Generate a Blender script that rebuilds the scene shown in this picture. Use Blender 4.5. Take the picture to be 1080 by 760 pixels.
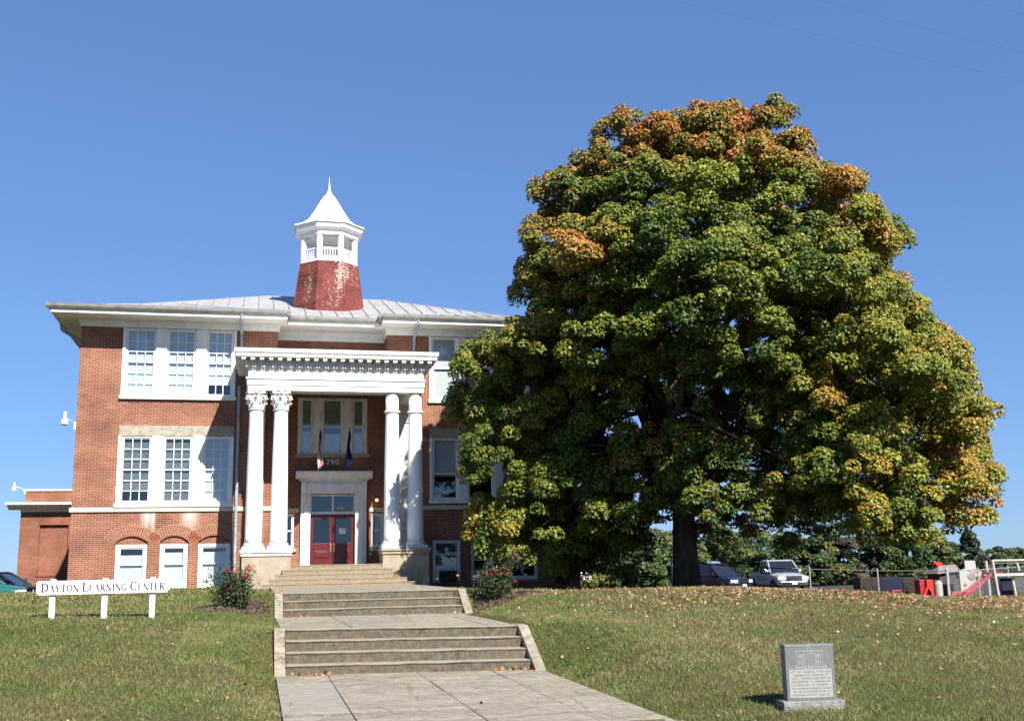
import bpy, math, random
import numpy as np
from mathutils import Matrix, Vector, Quaternion

for _o in list(bpy.data.objects):
    bpy.data.objects.remove(_o)
SC = bpy.context.scene
COL = SC.collection
rnd = random.Random(7)
EYE = 1.80                      # camera height above z = 0
S = 42.0 / 38.0                 # the school was measured in 1/S metres

# ------------------------------------------------------------ camera
F_PX = 1133.149
RIGHT = Vector((0.97347, -0.22794, -0.02007))
UP = Vector((-0.02392, -0.18856, 0.98177))
FWD = Vector((0.22757, 0.95524, 0.18901))
cam_d = bpy.data.cameras.new('camera')
cam = bpy.data.objects.new('camera', cam_d)
COL.objects.link(cam)
cam_d.sensor_fit = 'HORIZONTAL'
cam_d.sensor_width = 36.0
cam_d.lens = 36.0 * F_PX / 1080.0
cam_d.clip_start = 0.1
cam_d.clip_end = 5000
cam.matrix_world = Matrix((
    (RIGHT.x, UP.x, -FWD.x, 0), (RIGHT.y, UP.y, -FWD.y, 0), (RIGHT.z, UP.z, -FWD.z, EYE), (0, 0, 0, 1)))
SC.camera = cam

# ------------------------------------------------------------ sky, sun, exposure
SUN_DIR = Vector((-0.35, 1.0, -0.93)).normalized()       # the way the light travels
SUN_EL = math.asin(-SUN_DIR.z)
SUN_ROT = math.atan2(-SUN_DIR.x, -SUN_DIR.y)
world = bpy.data.worlds.new('World')
SC.world = world
world.use_nodes = True
wn = world.node_tree
bg = wn.nodes['Background']
sky = wn.nodes.new('ShaderNodeTexSky')
sky.sky_type = 'NISHITA'
sky.sun_disc = False
sky.sun_elevation = SUN_EL
sky.sun_rotation = SUN_ROT
sky.altitude = 300
sky.air_density = 1.0
sky.dust_density = 0.0
sky.ozone_density = 4.0
gam = wn.nodes.new('ShaderNodeGamma'); gam.inputs['Gamma'].default_value = 0.55     # the camera's flatter, bluer rendering of the sky
tin = wn.nodes.new('ShaderNodeMix'); tin.data_type = 'RGBA'; tin.blend_type = 'MULTIPLY'; tin.inputs['Factor'].default_value = 1
tin.inputs['B'].default_value = (0.86, 1.27, 2.0, 1)
wn.links.new(sky.outputs[0], gam.inputs['Color']); wn.links.new(gam.outputs[0], tin.inputs['A'])
wn.links.new(tin.outputs['Result'], bg.inputs['Color'])
bg.inputs['Strength'].default_value = 0.071
sun_d = bpy.data.lights.new('sun', 'SUN')
sun_d.energy = 5.0
sun_d.angle = math.radians(0.5)
sun_d.color = (1.0, 0.94, 0.85)
sun = bpy.data.objects.new('sun', sun_d)
COL.objects.link(sun)
sun.rotation_mode = 'QUATERNION'
sun.rotation_quaternion = Vector((0, 0, -1)).rotation_difference(SUN_DIR)
sun.location = (10, -20, 40)
SC.view_settings.view_transform = 'Standard'
SC.view_settings.look = 'None'
SC.view_settings.gamma = 1.0
SC.view_settings.use_curve_mapping = False
SC.view_settings.exposure = 1.12
SC.render.engine = 'CYCLES'
SC.cycles.max_bounces = 6
SC.cycles.diffuse_bounces = 2
SC.cycles.transparent_max_bounces = 12
SC.cycles.use_denoising = True

# ------------------------------------------------------------ helpers: materials
def lin(c):
    return tuple(v / 12.92 if v <= 0.04045 else ((v + 0.055) / 1.055) ** 2.4 for v in c)

def mat(name, col, rough=0.6, spec=0.4, var=0.12, scale=3.0, bump=0.0, bscale=40.0, metal=0.0, col2=None,
        transl=0.0, streak=1.0):
    m = bpy.data.materials.new(name)
    m.use_nodes = True
    nt = m.node_tree
    b = nt.nodes['Principled BSDF']
    b.inputs['Roughness'].default_value = rough
    b.inputs['Specular IOR Level'].default_value = spec
    b.inputs['Metallic'].default_value = metal
    tc = nt.nodes.new('ShaderNodeTexCoord')
    mp = nt.nodes.new('ShaderNodeMapping')
    mp.inputs['Scale'].default_value = (1, 1, streak)
    nt.links.new(tc.outputs['Object'], mp.inputs['Vector'])
    nz = nt.nodes.new('ShaderNodeTexNoise')
    nz.inputs['Scale'].default_value = scale
    nz.inputs['Detail'].default_value = 6
    nz.inputs['Roughness'].default_value = 0.65
    nt.links.new(mp.outputs[0], nz.inputs['Vector'])
    rp = nt.nodes.new('ShaderNodeValToRGB')
    c2 = col2 or tuple(max(0, c * (1 - 2 * var)) for c in col)
    c1 = col if col2 else tuple(min(1, c * (1 + var)) for c in col)
    rp.color_ramp.elements[0].position = 0.3
    rp.color_ramp.elements[1].position = 0.68
    rp.color_ramp.elements[0].color = (*c2, 1)
    rp.color_ramp.elements[1].color = (*c1, 1)
    nt.links.new(nz.outputs['Fac'], rp.inputs[0])
    nt.links.new(rp.outputs[0], b.inputs['Base Color'])
    if bump:
        n2 = nt.nodes.new('ShaderNodeTexNoise')
        n2.inputs['Scale'].default_value = bscale
        n2.inputs['Detail'].default_value = 5
        nt.links.new(tc.outputs['Object'], n2.inputs['Vector'])
        bp = nt.nodes.new('ShaderNodeBump')
        bp.inputs['Strength'].default_value = bump
        bp.inputs['Distance'].default_value = 0.02
        nt.links.new(n2.outputs['Fac'], bp.inputs['Height'])
        nt.links.new(bp.outputs[0], b.inputs['Normal'])
    return m

def brick_mat(name, c1, c2, mortar, bw=0.226, rh=0.0700, ms=0.010, stains=()):
    m = bpy.data.materials.new(name)
    m.use_nodes = True
    nt = m.node_tree
    N, L = nt.nodes, nt.links
    b = N['Principled BSDF']
    b.inputs['Roughness'].default_value = 0.85
    b.inputs['Specular IOR Level'].default_value = 0.2
    tc = N.new('ShaderNodeTexCoord')
    sp = N.new('ShaderNodeSeparateXYZ')
    L.new(tc.outputs['Object'], sp.inputs[0])
    ad = N.new('ShaderNodeMath'); ad.operation = 'ADD'
    L.new(sp.outputs['X'], ad.inputs[0]); L.new(sp.outputs['Y'], ad.inputs[1])
    cb = N.new('ShaderNodeCombineXYZ')
    L.new(ad.outputs[0], cb.inputs['X']); L.new(sp.outputs['Z'], cb.inputs['Y'])
    br = N.new('ShaderNodeTexBrick')
    br.inputs['Scale'].default_value = 1.0
    br.inputs['Brick Width'].default_value = bw
    br.inputs['Row Height'].default_value = rh
    br.inputs['Mortar Size'].default_value = ms
    br.inputs['Mortar Smooth'].default_value = 0.2
    br.inputs['Bias'].default_value = 0.0
    br.inputs['Color1'].default_value = (*c1, 1)
    br.inputs['Color2'].default_value = (*c2, 1)
    br.inputs['Mortar'].default_value = (*mortar, 1)
    L.new(cb.outputs[0], br.inputs['Vector'])
    # large patches of older and re-laid brick
    n1 = N.new('ShaderNodeTexNoise'); n1.inputs['Scale'].default_value = 0.9; n1.inputs['Detail'].default_value = 5
    L.new(cb.outputs[0], n1.inputs['Vector'])
    r1 = N.new('ShaderNodeMapRange'); r1.inputs[1].default_value = 0.3; r1.inputs[2].default_value = 0.7
    r1.inputs[3].default_value = 0.66; r1.inputs[4].default_value = 1.22
    L.new(n1.outputs['Fac'], r1.inputs[0])
    # brick-to-brick colour and smeared mortar
    n2 = N.new('ShaderNodeTexNoise'); n2.inputs['Scale'].default_value = 9.0; n2.inputs['Detail'].default_value = 3
    mp2 = N.new('ShaderNodeMapping'); mp2.inputs['Scale'].default_value = (1, 2.6, 1)
    L.new(cb.outputs[0], mp2.inputs[0]); L.new(mp2.outputs[0], n2.inputs['Vector'])
    r2 = N.new('ShaderNodeMapRange'); r2.inputs[1].default_value = 0.60; r2.inputs[2].default_value = 0.78
    r2.inputs[3].default_value = 0.0; r2.inputs[4].default_value = 0.5
    L.new(n2.outputs['Fac'], r2.inputs[0])
    mx0 = N.new('ShaderNodeMix'); mx0.data_type = 'RGBA'
    L.new(r2.outputs[0], mx0.inputs['Factor']); L.new(br.outputs['Color'], mx0.inputs['A'])
    mx0.inputs['B'].default_value = (*mortar, 1)
    mx = N.new('ShaderNodeMix'); mx.data_type = 'RGBA'; mx.blend_type = 'MULTIPLY'
    mx.inputs['Factor'].default_value = 1
    L.new(mx0.outputs['Result'], mx.inputs['A']); L.new(r1.outputs[0], mx.inputs['B'])
    out = mx.outputs['Result']
    for (x0, z0, wx, wz) in stains:           # lime stains washed down from a sill
        def dist(src, c, w):
            a = N.new('ShaderNodeMath'); a.operation = 'SUBTRACT'; a.inputs[1].default_value = c
            L.new(src, a.inputs[0])
            d = N.new('ShaderNodeMath'); d.operation = 'DIVIDE'; d.inputs[1].default_value = w
            L.new(a.outputs[0], d.inputs[0])
            e = N.new('ShaderNodeMath'); e.operation = 'ABSOLUTE'; L.new(d.outputs[0], e.inputs[0])
            f = N.new('ShaderNodeMath'); f.operation = 'SUBTRACT'; f.use_clamp = True; f.inputs[0].default_value = 1
            L.new(e.outputs[0], f.inputs[1])
            return f.outputs[0]
        mm = N.new('ShaderNodeMath'); mm.operation = 'MULTIPLY'
        L.new(dist(sp.outputs['X'], x0, wx), mm.inputs[0]); L.new(dist(sp.outputs['Z'], z0, wz), mm.inputs[1])
        nn = N.new('ShaderNodeTexNoise'); nn.inputs['Scale'].default_value = 6; nn.inputs['Detail'].default_value = 6
        mp3 = N.new('ShaderNodeMapping'); mp3.inputs['Scale'].default_value = (2.5, 2.5, 0.5)
        L.new(tc.outputs['Object'], mp3.inputs[0]); L.new(mp3.outputs[0], nn.inputs['Vector'])
        m3 = N.new('ShaderNodeMath'); m3.operation = 'MULTIPLY'
        L.new(mm.outputs[0], m3.inputs[0]); L.new(nn.outputs['Fac'], m3.inputs[1])
        m4 = N.new('ShaderNodeMath'); m4.operation = 'MULTIPLY'; m4.inputs[1].default_value = 2.0; m4.use_clamp = True
        L.new(m3.outputs[0], m4.inputs[0])
        m5 = N.new('ShaderNodeMix'); m5.data_type = 'RGBA'
        L.new(m4.outputs[0], m5.inputs['Factor']); L.new(out, m5.inputs['A'])
        m5.inputs['B'].default_value = (0.55, 0.48, 0.43, 1)
        out = m5.outputs['Result']
    L.new(out, b.inputs['Base Color'])
    bp = N.new('ShaderNodeBump'); bp.inputs['Strength'].default_value = 0.5; bp.inputs['Distance'].default_value = 0.008
    bp.invert = True
    L.new(br.outputs['Fac'], bp.inputs['Height']); L.new(bp.outputs[0], b.inputs['Normal'])
    return m

def glass_mat(name, tint=(0.75, 0.8, 0.82), gloss=0.12):
    m = bpy.data.materials.new(name)
    m.use_nodes = True
    nt = m.node_tree
    N, L = nt.nodes, nt.links
    N.remove(N['Principled BSDF'])
    tr = N.new('ShaderNodeBsdfTransparent'); tr.inputs[0].default_value = (*tint, 1)
    gl = N.new('ShaderNodeBsdfGlossy'); gl.inputs['Roughness'].default_value = 0.03
    gl.inputs['Color'].default_value = (0.9, 0.95, 1, 1)
    nz = N.new('ShaderNodeTexNoise'); nz.inputs['Scale'].default_value = 1.7
    tc = N.new('ShaderNodeTexCoord'); L.new(tc.outputs['Object'], nz.inputs['Vector'])
    bp = N.new('ShaderNodeBump'); bp.inputs['Strength'].default_value = 0.05
    L.new(nz.outputs['Fac'], bp.inputs['Height']); L.new(bp.outputs[0], gl.inputs['Normal'])
    fr = N.new('ShaderNodeLayerWeight'); fr.inputs['Blend'].default_value = 0.5
    pw = N.new('ShaderNodeMath'); pw.operation = 'POWER'; pw.inputs[1].default_value = 4.0
    L.new(fr.outputs['Facing'], pw.inputs[0])
    ad = N.new('ShaderNodeMath'); ad.operation = 'ADD'; ad.inputs[1].default_value = gloss; ad.use_clamp = True
    L.new(pw.outputs[0], ad.inputs[0])
    mx = N.new('ShaderNodeMixShader')
    L.new(ad.outputs[0], mx.inputs[0]); L.new(tr.outputs[0], mx.inputs[1]); L.new(gl.outputs[0], mx.inputs[2])
    L.new(mx.outputs[0], N['Material Output'].inputs['Surface'])
    return m

def leaf_mat(name, transl=0.3, rough=0.5, spec=0.3):
    m = bpy.data.materials.new(name)
    m.use_nodes = True
    nt = m.node_tree
    N, L = nt.nodes, nt.links
    b = N['Principled BSDF']
    at = N.new('ShaderNodeAttribute'); at.attribute_name = 'leafcol'
    L.new(at.outputs['Color'], b.inputs['Base Color'])
    b.inputs['Roughness'].default_value = rough
    b.inputs['Specular IOR Level'].default_value = spec
    tr = N.new('ShaderNodeBsdfTranslucent')
    L.new(at.outputs['Color'], tr.inputs['Color'])
    mx = N.new('ShaderNodeMixShader'); mx.inputs[0].default_value = transl
    L.new(b.outputs[0], mx.inputs[1]); L.new(tr.outputs[0], mx.inputs[2])
    L.new(mx.outputs[0], N['Material Output'].inputs['Surface'])
    return m

# ------------------------------------------------------------ helpers: meshes and objects
class MB:
    """Collects shapes; eye-relative z. s scales the school's units to metres; tf is a 4x4 for turned things."""
    def __init__(self, s=1.0, tf=None, eye=True):
        self.v, self.f, self.mi = [], [], []
        self.s, self.tf, self.eye, self.cur = s, tf, eye, 0
    def p(self, x, y, z):
        q = Vector((x * self.s, y * self.s, z * self.s))
        if self.tf is not None:
            q = self.tf @ q
        if self.eye:
            q.z += EYE
        self.v.append(q)
        return len(self.v) - 1
    def face(self, *pts):
        self.f.append([self.p(*q) for q in pts]); self.mi.append(self.cur)
    def idx(self, *ii):
        self.f.append(list(ii)); self.mi.append(self.cur)
    def box(self, x0, x1, y0, y1, z0, z1):
        a = [self.p(x, y, z) for z in (z0, z1) for y in (y0, y1) for x in (x0, x1)]
        for q in ((0, 2, 3, 1), (4, 5, 7, 6), (0, 1, 5, 4), (2, 6, 7, 3), (0, 4, 6, 2), (1, 3, 7, 5)):
            self.idx(*[a[i] for i in q])
    def hexa(self, bot, top):
        a = [self.p(*q) for q in bot] + [self.p(*q) for q in top]
        n = len(bot)
        self.idx(*reversed(a[:n])); self.idx(*a[n:])
        for i in range(n):
            j = (i + 1) % n
            self.idx(a[i], a[j], a[n + j], a[n + i])
    def prism_x(self, poly, x0, x1):               # poly in (y, z)
        self.hexa([(x0, y, z) for y, z in poly], [(x1, y, z) for y, z in poly])
    def prism_y(self, poly, y0, y1):               # poly in (x, z)
        self.hexa([(x, y0, z) for x, z in poly], [(x, y1, z) for x, z in poly])
    def prism_z(self, poly, z0, z1):               # poly in (x, y)
        self.hexa([(x, y, z0) for x, y in poly], [(x, y, z1) for x, y in poly])
    def rings(self, rings, close=True, cap=True):
        idx = [[self.p(*q) for q in r] for r in rings]
        n = len(idx[0])
        for a, b in zip(idx, idx[1:]):
            for i in range(n if close else n - 1):
                j = (i + 1) % n
                self.idx(a[i], a[j], b[j], b[i])
        if cap:
            self.idx(*reversed(idx[0])); self.idx(*idx[-1])
    def lathe(self, prof, cx, cy, n=24, rfun=None, a0=0.0):
        rr = []
        for r, z in prof:
            ring = []
            for i in range(n):
                a = a0 + 2 * math.pi * i / n
                q = r * (rfun(a, z) if rfun else 1)
                ring.append((cx + q * math.cos(a), cy + q * math.sin(a), z))
            rr.append(ring)
        self.rings(rr)
    def tube(self, pts, rad, n=8):
        if not isinstance(rad, (list, tuple)):
            rad = [rad] * len(pts)
        rr = []
        P = [Vector(q) for q in pts]
        up = Vector((0.03, 0.02, 1)).normalized()
        for i, q in enumerate(P):
            t = (P[min(i + 1, len(P) - 1)] - P[max(i - 1, 0)]).normalized()
            u = t.cross(up)
            if u.length < 0.05:
                u = t.cross(Vector((1, 0.1, 0)))
            u.normalize(); w = t.cross(u)
            rr.append([tuple(q + rad[i] * (math.cos(2 * math.pi * k / n) * u + math.sin(2 * math.pi * k / n) * w))
                       for k in range(n)])
        self.rings(rr)
    def ball(self, c, r, n=10, sz=1.0):
        prof = [(max(1e-4, r * math.sin(math.pi * k / n)), c[2] - r * sz * math.cos(math.pi * k / n)) for k in range(n + 1)]
        self.lathe(prof, c[0], c[1], n=max(8, n))
    def build(self, name, m, parent=None, smooth=False, bevel=0.0, fix=True):
        me = bpy.data.meshes.new(name)
        me.from_pydata([tuple(q) for q in self.v], [], self.f)
        ms = m if isinstance(m, (list, tuple)) else [m]
        for k in ms:
            me.materials.append(k)
        if len(ms) > 1:
            me.polygons.foreach_set('material_index', self.mi)
        if fix:
            import bmesh
            bm = bmesh.new(); bm.from_mesh(me)
            bmesh.ops.recalc_face_normals(bm, faces=bm.faces)
            bm.to_mesh(me); bm.free()
        if smooth:
            me.polygons.foreach_set('use_smooth', [True] * len(me.polygons))
            try:
                me.set_sharp_from_angle(angle=math.radians(38))
            except Exception:
                pass
        me.update()
        o = bpy.data.objects.new(name, me)
        COL.objects.link(o)
        if bevel:
            bv = o.modifiers.new('bevel', 'BEVEL'); bv.width = bevel; bv.segments = 2; bv.limit_method = 'ANGLE'
        if parent is not None:
            adopt(o, parent)
        return o

WORLD_LOC = {}
def adopt(o, parent):
    o.parent = parent
    p = WORLD_LOC.get(parent.name, Matrix.Identity(4))
    o.matrix_parent_inverse = p.inverted()
    WORLD_LOC[o.name] = Matrix.Identity(4)

def tag(o, label=None, cat=None, group=None, kind=None):
    if label: o['label'] = label
    if cat: o['category'] = cat
    if group: o['group'] = group
    if kind: o['kind'] = kind
    return o

def thing(name, x, y, z, label, cat, group=None, s=1.0):
    o = bpy.data.objects.new(name, None)
    COL.objects.link(o)
    o.empty_display_size = 0.3
    o.location = (x * s, y * s, z * s + EYE)
    WORLD_LOC[o.name] = Matrix.Translation(o.location)
    return tag(o, label, cat, group)

def copy_tree(o, parent=None):
    c = o.copy()
    COL.objects.link(c)
    if parent is not None:
        c.parent = parent
    for ch in list(o.children):
        copy_tree(ch, c)
    return c

def npmesh(name, V, Fq, m, cols=None, parent=None, smooth=False):
    """Fast mesh from arrays: V (n,3) world z already; Fq (k,3) or (k,4); cols per vertex."""
    me = bpy.data.meshes.new(name)
    k, w = Fq.shape
    me.vertices.add(len(V)); me.vertices.foreach_set('co', V.astype(np.float32).ravel())
    me.loops.add(k * w); me.loops.foreach_set('vertex_index', Fq.astype(np.int32).ravel())
    me.polygons.add(k)
    me.polygons.foreach_set('loop_start', np.arange(0, k * w, w, dtype=np.int32))
    me.polygons.foreach_set('loop_total', np.full(k, w, dtype=np.int32))
    if cols is not None:
        ca = me.color_attributes.new('leafcol', 'FLOAT_COLOR', 'POINT')
        c4 = np.ones((len(V), 4), np.float32); c4[:, :3] = cols
        ca.data.foreach_set('color', c4.ravel())
    me.update(calc_edges=True)
    me.validate()
    for q in (m if isinstance(m, (list, tuple)) else [m]):
        me.materials.append(q)
    if smooth:
        me.polygons.foreach_set('use_smooth', np.ones(k, dtype=bool))
    o = bpy.data.objects.new(name, me)
    COL.objects.link(o)
    if parent is not None:
        adopt(o, parent)
    return o

def smooth01(t):
    t = np.clip(t, 0, 1)
    return t * t * (3 - 2 * t)

# ------------------------------------------------------------ materials
M = {}
M['brick'] = brick_mat('red_brick', (0.262, 0.078, 0.042), (0.160, 0.044, 0.027), (0.345, 0.255, 0.18),
                       stains=((-3.95, EYE + 2.1, 0.30, 0.62), (-2.42, EYE + 2.1, 0.42, 0.60), (-3.72, EYE + 2.1, 0.10, 0.75)))
M['brick_old'] = brick_mat('annex_brick', (0.24, 0.068, 0.035), (0.17, 0.046, 0.026), (0.27, 0.185, 0.13))
M['brick_plain'] = mat('arch_brick', (0.275, 0.092, 0.052), 0.85, 0.2, 0.3, 14)
M['mortar'] = mat('mortar', (0.36, 0.27, 0.20), 0.9, 0.1, 0.15, 8)
M['white'] = mat('white_paint', (0.78, 0.78, 0.765), 0.45, 0.4, 0.07, 3.0, 0.08, 30, streak=0.25)
M['white_worn'] = mat('weathered_white_paint', (0.72, 0.71, 0.68), 0.55, 0.3, 0.16, 6.0, 0.2, 30, streak=0.3)
M['cream'] = mat('cream_band', (0.58, 0.52, 0.40), 0.7, 0.3, 0.1, 4)
M['lintel'] = mat('concrete_lintel', (0.34, 0.315, 0.25), 0.85, 0.2, 0.18, 5, 0.3, 50)
M['stone'] = mat('stained_pedestal_stone', (0.37, 0.33, 0.265), 0.85, 0.2, 0.2, 2.6, 0.35, 40, col2=(0.27, 0.20, 0.13))
M['soffit'] = mat('soffit_board', (0.76, 0.75, 0.71), 0.6, 0.3, 0.07, 3)
M['gutter'] = mat('gutter_metal', (0.20, 0.20, 0.18), 0.5, 0.5, 0.2, 4)
M['downspout'] = mat('downspout_metal', (0.30, 0.33, 0.38), 0.45, 0.5, 0.15, 4)
M['roof'] = mat('galvanised_roof', (0.34, 0.35, 0.36), 0.42, 0.5, 0.10, 1.4, 0.1, 12, metal=0.25)
M['rust'] = mat('rusty_roof', (0.36, 0.37, 0.38), 0.5, 0.4, 0.1, 1.5, col2=(0.26, 0.235, 0.21))
M['shingle'] = None
M['door'] = mat('red_door_paint', (0.092, 0.009, 0.011), 0.35, 0.5, 0.10, 3)
M['brass'] = mat('brass', (0.45, 0.38, 0.2), 0.35, 0.5, 0.1, 8, metal=0.7)
M['glass'] = glass_mat('window_glass')
M['glass_dark'] = glass_mat('dark_window_glass', (0.30, 0.34, 0.36), 0.10)
M['blind'] = mat('white_blind', (0.74, 0.76, 0.76), 0.7, 0.2, 0.04, 3)
M['blind_grey'] = mat('grey_blind', (0.17, 0.19, 0.18), 0.7, 0.2, 0.2, 3)
M['blind_green'] = mat('olive_shade', (0.20, 0.21, 0.15), 0.8, 0.2, 0.1, 3)
M['interior'] = mat('dim_interior', (0.08, 0.075, 0.07), 0.9, 0.1, 0.1, 2)
M['black'] = mat('black_metal', (0.02, 0.02, 0.022), 0.5, 0.4, 0.2, 5)
M['paper'] = mat('paper', (0.75, 0.74, 0.8), 0.8, 0.1, 0.03, 20)
M['lamp_white'] = mat('lamp_housing', (0.72, 0.70, 0.68), 0.4, 0.5, 0.08, 6)
M['letter'] = mat('dark_lettering', (0.035, 0.03, 0.06), 0.5, 0.3, 0.1, 10)
M['sign_white'] = mat('sign_board_paint', (0.82, 0.82, 0.81), 0.5, 0.3, 0.03, 4)
M['asphalt'] = mat('asphalt', (0.055, 0.055, 0.057), 0.9, 0.2, 0.2, 5, 0.3, 60)

def shingle_mat():
    m = brick_mat('red_shingles', (0.21, 0.058, 0.048), (0.15, 0.04, 0.034), (0.10, 0.03, 0.03), bw=0.16, rh=0.105, ms=0.012)
    nt = m.node_tree; N, L = nt.nodes, nt.links
    b = N['Principled BSDF']
    src = b.inputs['Base Color'].links[0].from_socket
    tc = N.new('ShaderNodeTexCoord')
    n1 = N.new('ShaderNodeTexNoise'); n1.inputs['Scale'].default_value = 0.75; n1.inputs['Detail'].default_value = 3
    n2 = N.new('ShaderNodeTexNoise'); n2.inputs['Scale'].default_value = 13; n2.inputs['Detail'].default_value = 5
    mp = N.new('ShaderNodeMapping'); mp.inputs['Scale'].default_value = (1.6, 1.6, 0.5)
    mp.inputs['Location'].default_value = (1.1, 0.4, 0)
    L.new(tc.outputs['Object'], mp.inputs[0]); L.new(mp.outputs[0], n1.inputs['Vector'])
    mp2 = N.new('ShaderNodeMapping'); mp2.inputs['Scale'].default_value = (0.7, 0.7, 1.5)
    L.new(tc.outputs['Object'], mp2.inputs[0]); L.new(mp2.outputs[0], n2.inputs['Vector'])
    ad = N.new('ShaderNodeMath'); ad.operation = 'ADD'
    L.new(n1.outputs['Fac'], ad.inputs[0]); L.new(n2.outputs['Fac'], ad.inputs[1])
    r = N.new('ShaderNodeMapRange'); r.inputs[1].default_value = 1.15; r.inputs[2].default_value = 1.24
    L.new(ad.outputs[0], r.inputs[0])
    mx = N.new('ShaderNodeMix'); mx.data_type = 'RGBA'
    L.new(r.outputs[0], mx.inputs['Factor']); L.new(src, mx.inputs['A']); mx.inputs['B'].default_value = (0.40, 0.31, 0.26, 1)
    L.new(mx.outputs['Result'], b.inputs['Base Color'])
    return m
M['shingle'] = shingle_mat()

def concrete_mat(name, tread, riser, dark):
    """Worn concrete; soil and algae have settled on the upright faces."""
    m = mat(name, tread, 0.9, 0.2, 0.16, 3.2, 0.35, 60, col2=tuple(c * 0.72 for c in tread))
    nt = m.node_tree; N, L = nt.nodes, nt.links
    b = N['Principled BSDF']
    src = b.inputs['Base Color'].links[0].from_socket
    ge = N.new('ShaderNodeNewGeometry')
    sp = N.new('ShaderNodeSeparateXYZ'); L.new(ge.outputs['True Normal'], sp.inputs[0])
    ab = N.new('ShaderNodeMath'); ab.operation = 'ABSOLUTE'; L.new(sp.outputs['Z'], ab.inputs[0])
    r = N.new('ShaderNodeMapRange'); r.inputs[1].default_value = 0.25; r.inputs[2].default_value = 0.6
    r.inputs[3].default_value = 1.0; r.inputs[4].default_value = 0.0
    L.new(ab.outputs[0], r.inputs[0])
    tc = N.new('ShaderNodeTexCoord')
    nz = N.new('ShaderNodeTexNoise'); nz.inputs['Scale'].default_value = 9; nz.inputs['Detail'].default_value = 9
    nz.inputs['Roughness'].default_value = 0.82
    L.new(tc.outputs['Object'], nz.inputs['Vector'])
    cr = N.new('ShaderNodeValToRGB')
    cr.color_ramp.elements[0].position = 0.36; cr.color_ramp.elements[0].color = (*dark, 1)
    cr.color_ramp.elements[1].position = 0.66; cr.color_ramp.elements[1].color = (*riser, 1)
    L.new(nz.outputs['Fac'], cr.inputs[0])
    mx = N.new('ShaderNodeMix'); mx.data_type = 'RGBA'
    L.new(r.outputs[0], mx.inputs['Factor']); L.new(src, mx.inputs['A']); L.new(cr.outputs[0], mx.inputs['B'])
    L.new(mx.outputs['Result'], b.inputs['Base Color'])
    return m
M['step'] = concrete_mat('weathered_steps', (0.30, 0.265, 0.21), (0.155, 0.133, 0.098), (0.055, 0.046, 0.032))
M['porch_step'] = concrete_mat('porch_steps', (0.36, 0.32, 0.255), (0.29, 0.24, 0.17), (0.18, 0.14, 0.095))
def path_mat():
    m = bpy.data.materials.new('path_concrete'); m.use_nodes = True
    nt = m.node_tree; N, L = nt.nodes, nt.links
    b = N['Principled BSDF']; b.inputs['Roughness'].default_value = .92; b.inputs['Specular IOR Level'].default_value = .15
    tc = N.new('ShaderNodeTexCoord')
    def noise(sc, det, ro, scale=(1, 1, 1)):
        mp = N.new('ShaderNodeMapping'); mp.inputs['Scale'].default_value = scale
        L.new(tc.outputs['Object'], mp.inputs[0])
        n = N.new('ShaderNodeTexNoise'); n.inputs['Scale'].default_value = sc; n.inputs['Detail'].default_value = det; n.inputs['Roughness'].default_value = ro
        L.new(mp.outputs[0], n.inputs['Vector']); return n
    def ramp(src, p0, c0, p1_, c1):
        r = N.new('ShaderNodeValToRGB'); e = r.color_ramp.elements
        e[0].position = p0; e[0].color = (*c0, 1); e[1].position = p1_; e[1].color = (*c1, 1); L.new(src, r.inputs[0]); return r.outputs[0]
    def mult(a, b_):
        x = N.new('ShaderNodeMix'); x.data_type = 'RGBA'; x.blend_type = 'MULTIPLY'; x.inputs['Factor'].default_value = 1
        L.new(a, x.inputs['A']); L.new(b_, x.inputs['B']); return x.outputs['Result']
    base = ramp(noise(.8, 8, .7, (1, 2.2, 1)).outputs['Fac'], .32, (.225, .198, .155), .66, (.365, .33, .272))
    grit = ramp(noise(55, 4, .8).outputs['Fac'], .30, (.62, .60, .57), .62, (1.08, 1.08, 1.08))
    spot = ramp(noise(5.5, 8, .75, (1, 1.6, 1)).outputs['Fac'], .36, (.60, .57, .52), .54, (1, 1, 1))
    vn = noise(2.0, 4, .6)
    mxv = N.new('ShaderNodeMix'); mxv.data_type = 'RGBA'; mxv.inputs['Factor'].default_value = .28
    L.new(tc.outputs['Object'], mxv.inputs['A']); L.new(vn.outputs['Color'], mxv.inputs['B'])
    vo = N.new('ShaderNodeTexVoronoi'); vo.feature = 'DISTANCE_TO_EDGE'; vo.inputs['Scale'].default_value = .62
    L.new(mxv.outputs['Result'], vo.inputs['Vector'])
    crack = ramp(vo.outputs['Distance'], .002, (.58, .54, .48), .008, (1, 1, 1))
    L.new(mult(mult(mult(base, grit), spot), crack), b.inputs['Base Color'])
    bp = N.new('ShaderNodeBump'); bp.inputs['Strength'].default_value = .5; bp.inputs['Distance'].default_value = .01
    L.new(noise(70, 5, .7).outputs['Fac'], bp.inputs['Height']); L.new(bp.outputs[0], b.inputs['Normal'])
    return m
M['path'] = path_mat()
M['patch'] = mat('patched_concrete', (0.255, 0.237, 0.20), 0.9, 0.2, 0.10, 5, 0.2, 60)
M['soil'] = mat('joint_soil', (0.12, 0.10, 0.075), 0.95, 0.1, 0.2, 9)
M['mulch'] = mat('mulch', (0.16, 0.115, 0.085), 0.95, 0.1, 0.2, 18, 0.8, 40, col2=(0.07, 0.05, 0.035))
M['leaf'] = leaf_mat('maple_leaves', 0.16)
M['shrub_leaf'] = leaf_mat('shrub_leaves', 0.2)
M['grass'] = leaf_mat('grass_blades', 0.25, 0.6, 0.2)
M['litter'] = leaf_mat('fallen_leaf', 0.15, 0.6, 0.2)
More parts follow.
